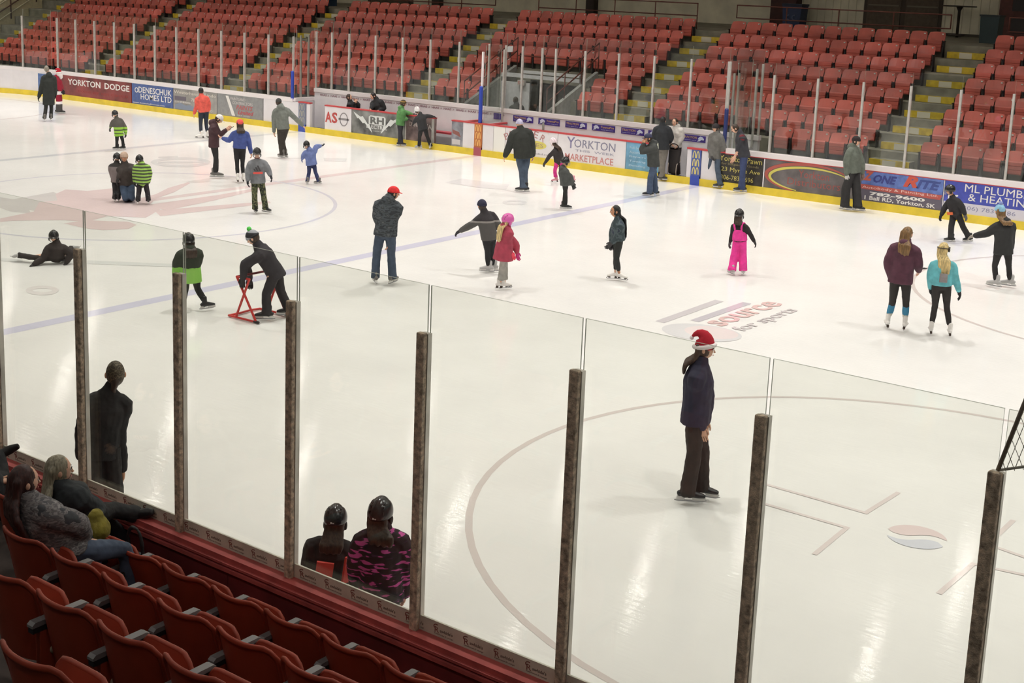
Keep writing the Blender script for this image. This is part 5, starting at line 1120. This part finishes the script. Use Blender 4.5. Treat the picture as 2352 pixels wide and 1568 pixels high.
leg_b = banded('leggings_blue_cuff', [(0, (196, 194, 180)), (.30, (64, 132, 166)), (.44, (50, 46, 44))], noise=.06)
j = person('girl in a maroon hoodie with long honey brown hair and blue-cuffed leggings', 'l', (180, 1420), 173, (300, 510), (285, 595), (235, 930), ((395, 770), (402, 840, .16)), ((122, 770), (150, 915)), (285, 1140), (277, 1330), (160, 1140), (115, 1305), H=1.62, top=(86, 50, 64), bot=leg_b, hem=.12, puff=.05, hair='honey', hlen=.16, hph=150, skate='white', hood='down', leg=.95, foot=(172, 190))
t = thing('phone', 'dark phone in the hand of the girl in the maroon hoodie', 'phone', j.b+j.W['R']+j.f*.13+j.r*.05+Vector((0, 0, .0))); m = MB(); m.obox((0, 0, 0), j.f*.05+j.r*.045, Vector((0, 0, .006)), (j.r-j.f)*.024); m.obj('phone_body', mat('phone_dark', (48, 48, 52), .3), t)
person('girl in a turquoise jacket with long blond hair and dark ear warmers', 'l', (595, 1478), 187, (635, 650), (635, 745), (612, 990), ((735, 895), (772, 1030)), ((512, 890), (512, 1005)), (662, 1180), (692, 1385), (552, 1180), (517, 1370), H=1.48, top=(108, 186, 194), bot=(48, 44, 42), hem=.05, puff=.028, hair='blond', hlen=.20, hat=('band', (58, 52, 48)), glove=(40, 38, 40), skate='white', leg=.92, hph=165, extras=lambda root, j: patch('hood_lining', root, j, j.N-j.u*.27-j.ff*.175, .12, .14, pm((140, 134, 134)), -j.ff, th=.014))
def orange_x(root, j): patch('orange_patch', root, j, j.P+j.u*.06+j.ff*.165, .16, .06, mat('patch_orange', (228, 110, 62), .7), j.ff, th=.012)
person('child in black with hockey gloves striding by the royal blue advert', 'l', (700, 585), 315, (690, 105), (715, 175), (748, 330), ((645, 265), (615, 330)), ((800, 255), (828, 325)), (702, 450), (700, 550), (812, 445), (868, 545), H=1.32, top=(42, 40, 42), bot=(42, 40, 40), hem=.04, puff=.04, hph=285, hat=('helmet', (38, 38, 40), 'cage'), glove=(50, 48, 50), gloveL=(96, 92, 92), foot=(275, 300), leg=1.35, skin='tan', extras=orange_x)
person('girl in a black parka with a pale blue bobble hat reaching left', 'l', (1180, 1015), 208, (1150, 300), (1190, 390), (1185, 650), ((1255, 520), (1255, 640)), ((1030, 505), (930, 525)), (1235, 810), (1245, 940), (1105, 810), (1115, 945), H=1.55, top=(46, 46, 46), bot=(44, 42, 42), hem=.16, puff=.045, hood='down', hair='honey', hat=('pom', (142, 190, 216), (136, 150, 200)), glove=(156, 148, 138), skate='silver', foot=(262, 250), leg=.95, hlen=.05)
person('heavy man in a black jacket, jeans and lavender knit hat seen from behind', 'h', (455, 1160), 190, (430, 100), (445, 180), (490, 610), ((620, 410), (640, 580)), ((280, 430), (210, 590)), (520, 850), (515, 1100), (465, 850), (480, 1090), H=1.76, top=(48, 50, 46), bot=(72, 84, 100), hem=.10, puff=.07, hat=('beanie', (186, 180, 204)), skate='black', foot=(265, 265), build=1.12, leg=1.15)
person('child in pink trousers and a white helmet beside the board reaching down', 'h', (985, 1035), 232, (955, 380), (1005, 470), (1045, 690), ((1090, 600, .1), (1080, 690, .1)), ((905, 595), (838, 700)), (1160, 860), (1262, 960), (985, 830), (998, 960), H=1.20, top=(56, 50, 50), bot=(222, 56, 142), hem=.04, puff=.035, hair='dark', hlen=.1, hat=('helmet', (238, 222, 226)), glove=(60, 54, 54), skate='pink', foot=(262, 300), air=(1, 0), leg=1.15, hpi=10)
person('child in a dark grey hooded coat and black helmet facing right', 'h', (1145, 1460), 118, (1150, 690), (1115, 785), (1150, 1010), ((1200, 940, -.06), (1250, 1040, -.06)), ((1225, 920, .1), (1262, 1020, .1)), (1140, 1190), (1125, 1370), (1155, 1190), (1160, 1370), H=1.25, top=(76, 78, 76), bot=(40, 38, 36), hem=.14, puff=.045, hood='down', hat=('helmet', (34, 36, 36), 'cage'), glove=(40, 40, 40), foot=(85, 95))
person('man in a dark cap and black vest standing by the pale blue advert eating', 'j', (300, 1515), 292, (300, 450), (375, 540), (400, 930), ((205, 690, .16), (225, 555, .12)), ((180, 690, -.1), (222, 560, -.1)), (415, 1160), (430, 1395), (345, 1160), (330, 1420), H=1.70, top=(62, 64, 62), bot=(70, 84, 108), hem=.10, puff=.045, hpi=4, hair='dark', hat=('cap', (52, 54, 82)), skate='black', foot=(262, 262), skin='tan', leg=1.25, hood='down', extras=lambda root, j: patch('pale_panel', root, j, j.N-j.u*.10-j.ff*.10-j.A*.10, .14, .2, mat('panel_cloth_pale', (206, 208, 190), .8), -j.A*.8-j.ff*.3))
person('person in a black jacket and grey trousers in the open gate, seen from behind', 'j', (545, 1225), 165, (570, 135), (560, 215), (565, 650), ((715, 430), (700, 510, .1)), ((410, 420), (430, 540, .1)), (575, 900), (560, 1130), (535, 900), (530, 1135), H=1.72, top=(44, 46, 50), bot=(124, 118, 110), hem=.06, puff=.05, hair='black', skate='black', foot=(110, 100), leg=1.1)
person('person in a white jacket and black skirt standing inside the open gate', 'j', (790, 1130), 335, (785, 165), (800, 240), (800, 610), ((705, 420), (735, 540, -.12)), ((915, 430), (855, 555, -.12)), (760, 870), (765, 1080), (830, 870), (830, 1080), H=1.68, base=(bX(1551, 13.38, .6), 13.38, .06), top=(206, 200, 194), bot=(48, 38, 38), hem=.06, puff=.04, hair='dark', hood='down', noskate=False, skate='shoe', leg=1.35, stand=False)
# folded push chair in front of the person in white
pc = Vector((bX(1546, 13.12, .5), 13.14, .06)); t = thing('push_chair', 'black push chair with pale tubing parked in the open gate', 'stroller', pc)
tubem = mat('tube_pale', (196, 178, 166), .4, .3); blk = mat('push_black', (42, 36, 36), .8)
for sx in (-.15, .15): m = MB(); m.tube([(sx, .1, .02), (sx*.9, -.06, .12), (sx*.9, -.05, .42), (sx*1.1, .08, .52), (sx, .02, .82)], .013, 6, sub=3); m.obj('side_tube', tubem, t)
m = MB(); m.tube([(-.15, .02, .82), (-.12, -.02, .95), (0, -.03, 1.0), (.12, -.02, .95), (.15, .02, .82)], .017, 6, sub=3); m.obj('push_handle', blk, t)
m = MB(); m.tube([(0, .03, .78), (0, .02, .5), (0, -.02, .2)], [(.19, .05), (.18, .09), (.14, .06)], 12, side=(1, 0, 0)); m.obj('seat_fabric', blk, t)
for sx in (-.16, .16):
    for y in (-.06, .12): m = MB(); m.tube([(sx-.015, y, .055), (sx+.015, y, .055)], .055, 12, caps=False); m.obj('wheel', blk, t)
person('man in a grey jacket and jeans leaning on the board beside the blue post', 'j', (1455, 1335), 318, (1520, 270), (1540, 350), (1515, 790), ((1420, 620), (1455, 770, -.1)), ((1665, 640), (1620, 720, -.05)), (1410, 1000), (1400, 1215), (1555, 1000), (1600, 1270), H=1.74, top=(112, 110, 106), bot=(76, 88, 104), hem=.10, puff=.05, hair='dark', hat=('beanie', (44, 38, 40)), glove=(44, 42, 44), foot=(280, 270), leg=1.2)
two = banded('maroon_top', [(0, (54, 54, 60))])
def maroon_x(root, j):
    mr = pm((104, 40, 46)); m = MB()
    for k in 'RL': m.tube([j.S[k].lerp(j.N, .25), j.S[k], j.E[k]], [.085*j.s, .092*j.s, .075*j.s], 10, sub=2)
    remesh(m.obj('sleeve', mr, root), .014, 2, .01, .09)
person('man in a navy vest with maroon sleeves bowing his head by the pawn shop advert', 'j', (1960, 1455), 283, (1865, 275), (1955, 360), (2035, 770), ((1930, 640, .1), (1850, 790, .1)), ((1945, 620, -.08), (1875, 770, -.12)), (2005, 1050), (1975, 1310), (2005, 1050), (2000, 1340), H=1.78, top=(56, 56, 62), bot=(62, 74, 112), hem=.08, puff=.045, hpi=26, hair='dark', sleeve=.25, foot=(268, 272), leg=1.15, extras=maroon_x)
person('man in a grey-green hoodie and baggy black trousers by the zone advert', 'k', (430, 1440), 55, (500, 255), (450, 350), (450, 800), ((330, 600), (330, 820)), ((595, 640), (605, 800)), (325, 1060), (300, 1370), (500, 1060), (520, 1375), H=1.76, top=(104, 110, 100), bot=(44, 42, 42), hem=.05, puff=.045, hph=70, hair='dark', hat=('beanie', (44, 34, 34)), glove=(206, 200, 196), gloveL=(150, 120, 110), foot=(80, 85), leg=1.75, hood='down')
person('person in a green jacket and striped knit hat by the lightning advert', 'r', (300, 905), 108, (365, 140), (335, 220), (305, 530), ((375, 410, -.1), (430, 420, -.12)), ((440, 310, .06), (515, 335, .06)), (305, 690), (300, 850), (315, 690), (325, 855), H=1.50, top=(92, 142, 84), bot=(50, 48, 54), hem=.05, puff=.045, hair='dark', hat=('beanie', striped('dark_gold_hat', (56, 48, 40), (150, 120, 60), .07)), hood='down', glove=(50, 46, 46), foot=95, leg=1.2)
person('child in black with a white helmet holding the board and the green sleeve', 'r', (725, 975), 205, (610, 260), (670, 335), (720, 610), ((790, 365), (880, 372)), ((595, 420), (555, 480)), (800, 745), (860, 880), (655, 740), (652, 885), H=1.38, top=(52, 52, 54), bot=(42, 42, 44), hem=.05, puff=.04, hair='dark', hat=('helmet', (226, 224, 222)), glove=(40, 40, 42), skate='silver', foot=(150, 245), leg=1.15)
by = 13.42
person('spectator in a black jacket raising both hands to the face in the left bench', 'q', (1150, 900), 70, (1115, 265), (1130, 340), (1190, 640), ((1150, 440, -.08), (1200, 370, -.1)), ((1290, 420), (1240, 350)), (1200, 800), (1200, 1000), (1220, 800), (1220, 1000), H=1.65, base=(bX(660+1165/7.84, by, .5), by, .06), top=(40, 40, 42), bot=(48, 48, 54), puff=.05, hair='dark', stand=False, skate='shoe', hpi=-6)
person('spectator with black hair in a black jacket leaning on the bench board', 'q', (1650, 950), 325, (1545, 240), (1600, 300), (1680, 640), ((1530, 420, -.05), (1510, 470, -.2)), ((1740, 460), (1660, 500, -.2)), (1690, 800), (1690, 1000), (1710, 800), (1710, 1000), H=1.75, base=(bX(660+1640/7.84, by, .5), by, .06), top=(38, 38, 40), bot=(48, 48, 54), puff=.05, hair='black', hpi=25, hph=300, stand=False, skate='shoe')
person('dark-haired onlooker behind the glass in front of the pale tunnel panel', 's', (370, 700), 195, (345, 80), (360, 150), (370, 420), ((470, 300), (470, 420)), ((270, 300), (270, 420)), (390, 560), (390, 700), (350, 560), (350, 700), H=1.66, base=(bX(1186, 14.8, 1.0), 14.8, 0.0), top=(72, 70, 68), bot=(48, 46, 46), puff=.04, hair='dark', stand=False, noskate=True)
def haircut(root, j):
    m = MB(); hh = j.hh; m.ell(j.Hc+j.HM @ Vector((0, .05*hh, .03*hh)), (hh*.346, hh*.415, hh*.485), j.HM, 20, 14); o = m.obj('hair', blotch('cropped_hair', [(0, (66, 56, 44)), (.42, (112, 100, 78)), (.5, (70, 60, 46)), (.62, (120, 108, 86))], 22, (1, 1, 1.4), .6), root)
    m = MB(); m.tube([j.Hc+j.HM @ Vector((0, .34*hh, -.2*hh)), j.Hc+j.HM @ Vector((.02, .36*hh, -.5*hh)), j.Hc+j.HM @ Vector((.05*hh, .30*hh, -.72*hh))], [hh*.16, hh*.10, hh*.03], 8); m.obj('hair_tail', hm_('dark'), root)
# ---- close to the near glass
person('tall person in black with a shaved patterned haircut by the near glass', 'n', (400, 2000), 186, (515, 215), (455, 380), (365, 1010), ((555, 800), (588, 1185)), ((170, 780), (160, 1060, .1)), (520, 1500), (540, 1960), (330, 1500), (320, 1960), H=1.78, base=(15.06, -12.2, 0), top=(34, 33, 34), bot=(36, 34, 34), hem=.12, puff=.02, hair=None, hph=180, stand=False, skate='black', leg=1.2, skin='tan', collar=False, build=.93, hs=.25, extras=lambda root, j: haircut(root, j))
def coral_x(root, j):
    co = mat('patch_coral', (232, 86, 76), .75, bump=.3)
    patch('back_panel', root, j, j.P.lerp(j.N, .56)-j.ff*.190-j.rr*.02, .135, .13, co, -j.ff, th=.012)
    patch('side_panel', root, j, j.P.lerp(j.N, .55)-j.ff*.12+j.rr*.15, .06, .22, co, -j.ff*.6+j.rr*.6, th=.010)
person('girl in a black jacket with a coral square on the back, glossy black helmet', 'p', (330, 1450), 176, (385, 270), (362, 395), (310, 740), ((480, 640, .1), (470, 800, .18)), ((200, 620), (170, 780, .12)), (380, 1080), (390, 1420), (300, 1080), (300, 1420), H=1.36, base=(18.06, -12.4, 0), top=(42, 40, 40), bot=(88, 44, 96), hem=.04, puff=.04, hair='dark', hlen=.06, hat=('helmet', (36, 38, 40)), extras=coral_x, stand=False, hph=170, hpi=10, skate='black')
dash = blotch('magenta_dashes', [(0, (40, 32, 38)), (.54, (66, 40, 66)), (.585, (214, 92, 166))], 9, (1., 1., 4.0))
person('girl in a black jacket with magenta dashes and black helmet at the near glass', 'p', (690, 1450), 178, (690, 225), (695, 335), (690, 780), ((855, 560), (850, 760, .1)), ((525, 560), (520, 720, .15)), (740, 1100), (745, 1430), (650, 1100), (645, 1430), H=1.48, base=(18.58, -12.4, 0), top=dash, bot=(54, 58, 70), hem=.10, puff=.045, hair='dark', hlen=.06, hat=('helmet', (36, 38, 40)), stand=False, hph=160, skate='black')
person('woman in a navy jacket and a red and white santa hat', 'm', (355, 1490), 84, (425, 215), (385, 330), (345, 800), ((345, 610, -.05), (395, 850, -.1)), ((440, 600, .1), (430, 800, .1)), (335, 1080), (285, 1385), (400, 1080), (395, 1345), H=1.72, top=(48, 46, 66), bot=(54, 46, 42), hem=.08, puff=.045, hph=86, hpi=2, hair='brown', hlen=.10, hat=('santa', (176, 28, 44)), skate='black', foot=(96, 84), leg=1.3)
# ---- spectators on the near seats
b1 = atY(58, 1150, -14.62); marl = blotch('grey_marl', [(0, (88, 86, 88)), (.45, (128, 124, 124)), (.55, (104, 100, 102)), (.64, (150, 146, 144))], 16, (1, 1, 3))
def vest_x(root, j):
    m = MB()
    m.tube([j.S['R'].lerp(j.N, .3), j.S['R'], j.E['R'], j.W['R']], [.085, .092, .075, .06], 12, sub=3); remesh(m.obj('sleeve', pm((72, 74, 78)), root), .011, 3, .016, .08)
person('seated woman with long auburn hair, grey marl top and jeans', 'o', (0, 0), 123, (245, 545), (290, 740), (650, 1270), ((770, 970), (840, 1100, .05)), ((560, 900, .25), (800, 1080, .3)), (1240, 1230, .12), (1310, 1560, .12), (880, 1110, .35), (930, 1330, .35), H=1.66, base=(b1.x, b1.y, NF(1)), top=marl, bot=(82, 94, 116), hem=.0, puff=.05, hair='auburn', hlen=.34, hph=110, stand=False, skate='shoe', leg=1.05, extras=vest_x, vox=.011)
b2 = atY(140, 1100, -13.80)
person('seated woman with silver bobbed hair and a boot on the ledge', 'o', (0, 0), 123, (590, 430), (600, 600), (860, 930), ((820, 760), (1010, 840, .05)), ((800, 720, .25), (1000, 820, .28)), (1120, 830, .18), (1345, 870, .28), (1080, 960, .3), (1260, 1150, .35), H=1.64, base=(b2.x, b2.y, NF(0)), top=(46, 50, 54), bot=(44, 44, 46), hem=.0, puff=.05, hair='silver', hlen=.02, hph=100, stand=False, skate='shoe', air=(2, 0), foot=(75, 110), leg=1.1, vox=.011)
b3 = atY(-20, 1110, -13.80)
person('spectator in black at the left edge with a boot up on the ledge', 'o', (0, 0), 123, (-420, 180), (-360, 340), (-120, 640), ((-260, 600), (-40, 560)), ((-160, 480, .2), (0, 520, .2)), (10, 500, .15), (-25, 300, .35), (40, 640, .25), (80, 860, .3), H=1.7, base=(b3.x, b3.y, NF(0)), top=(42, 42, 46), bot=(40, 40, 42), puff=.05, hair='dark', stand=False, skate='shoe', air=(2, 0), foot=(60, 110), leg=1.1, vox=.011)
# ================================================================== loose things
lb = atY(215, 1215, -14.02); t = thing('drawstring_bag', 'olive yellow cloth bag on the front row between the two seated women', 'bag', (lb.x, lb.y+.02, lb.z-.1))
m = MB(); m.ell((0, 0, .10), (.115, .10, .105), nu=16, nv=10); m.tube([(0, 0, .15), (0, 0, .19)], [.07, .06], 10); remesh(m.obj('bag_body', mat('bag_olive', (142, 130, 52), .85, var=.2, bump=.4), t), .01, 2, .02, .06)
m = MB(); m.tube([(.04*math.cos(a), .04*math.sin(a), .19) for a in [2*math.pi*q/10 for q in range(11)]], .008, 5); m.obj('drawstring', mat('cord_dark', (60, 54, 36), .8), t)
kb = atY(295, 1255, -13.62); t = thing('sports_bag', 'black sports bag with white lettering on the floor below the ledge', 'bag', (kb.x, -13.56, NF(0)-.02))
m = MB(); m.tube([(-.26, 0, .22), (-.1, 0, .24), (.1, 0, .24), (.26, 0, .22)], [(.13, .18), (.14, .21), (.14, .21), (.13, .18)], 14, side=(0, 1, 0)); m.tube([(-.1, 0, .40), (-.06, 0, .62), (.06, 0, .62), (.1, 0, .40)], .015, 6, sub=3); remesh(m.obj('bag_body', mat('bag_black', (38, 38, 40), .6, bump=.3), t), .010, 2, .015, .08)
lettering('SPORT', 0, .2, 0, .05, (-.08, -.15, .32), (1, 0, 0), (0, .1, .99), mat('bag_print', (206, 206, 206), .6), t, ex=.002)
# the red skating aid
Ap, Bp = atZ(526, 724, .03), atZ(591, 740, .03); Cp = atZ(662, 724, .03); rd = (Bp-Ap).normalized(); Dp = Cp-rd*(Bp-Ap).length
t = thing('skating_aid', 'red tubular skating aid under the hands of the person in the bobble hat', 'skating aid', (Ap.x, Ap.y, 0)); o_ = Vector((Ap.x, Ap.y, 0)); redt = mat('aid_red', (206, 58, 52), .4, bump=.1); tip = mat('aid_tip', (48, 44, 42), .7); r_ = .019
nr = Vector((rd.y, -rd.x, 0)); up = Vector((0, 0, 1))
for p, q in ((Ap, Bp), (Dp, Cp)): m = MB(); m.tube([p-o_, q-o_], r_, 8); m.obj('runner', redt, t); m = MB(); m.tube([q-o_-rd*.06, q-o_+rd*.02], r_*1.25, 8); m.obj('rubber_tip', tip, t)
m = MB(); m.tube([Ap-o_, Ap.lerp(Dp, .35)-o_, Ap.lerp(Dp, .7)-o_-rd*.03, Dp-o_], r_, 8, sub=3); m.obj('front_bar', redt, t)
Ht = .66
for p, q in ((Ap, Bp), (Dp, Cp)):
    a, b = p.lerp(q, .25), p.lerp(q, .96); m = MB(); m.tube([b-o_, p.lerp(q, .28)+up*Ht-o_], r_, 8); m.obj('cross_tube', redt, t); m = MB(); m.tube([a-o_+rd*0, p.lerp(q, .72)+up*Ht-o_], r_, 8); m.obj('cross_tube', redt, t)
    m = MB(); m.tube([p.lerp(q, .28)+up*Ht-o_, p.lerp(q, .72)+up*Ht-o_], r_, 8); m.obj('side_bar', redt, t)
m = MB(); m.tube([Ap.lerp(Bp, .28)+up*Ht-o_, Dp.lerp(Cp, .28)+up*Ht-o_], r_, 8); m.obj('handle_bar', mat('aid_grip', (120, 40, 44), .6), t)
# ================================================================== finish
bake_all()
for o, kind in SKUSE: o.data = SK[kind][0].data
for k in SK: bpy.data.objects.remove(SK[k][0])
for body, late in LATE:
    me = late.mesh('late', []); bm = bmesh.new(); bm.from_mesh(body.data); bm.from_mesh(me); bm.to_mesh(body.data); bm.free(); bpy.data.meshes.remove(me)
    body.data.polygons.foreach_set('use_smooth', [True]*len(body.data.polygons))
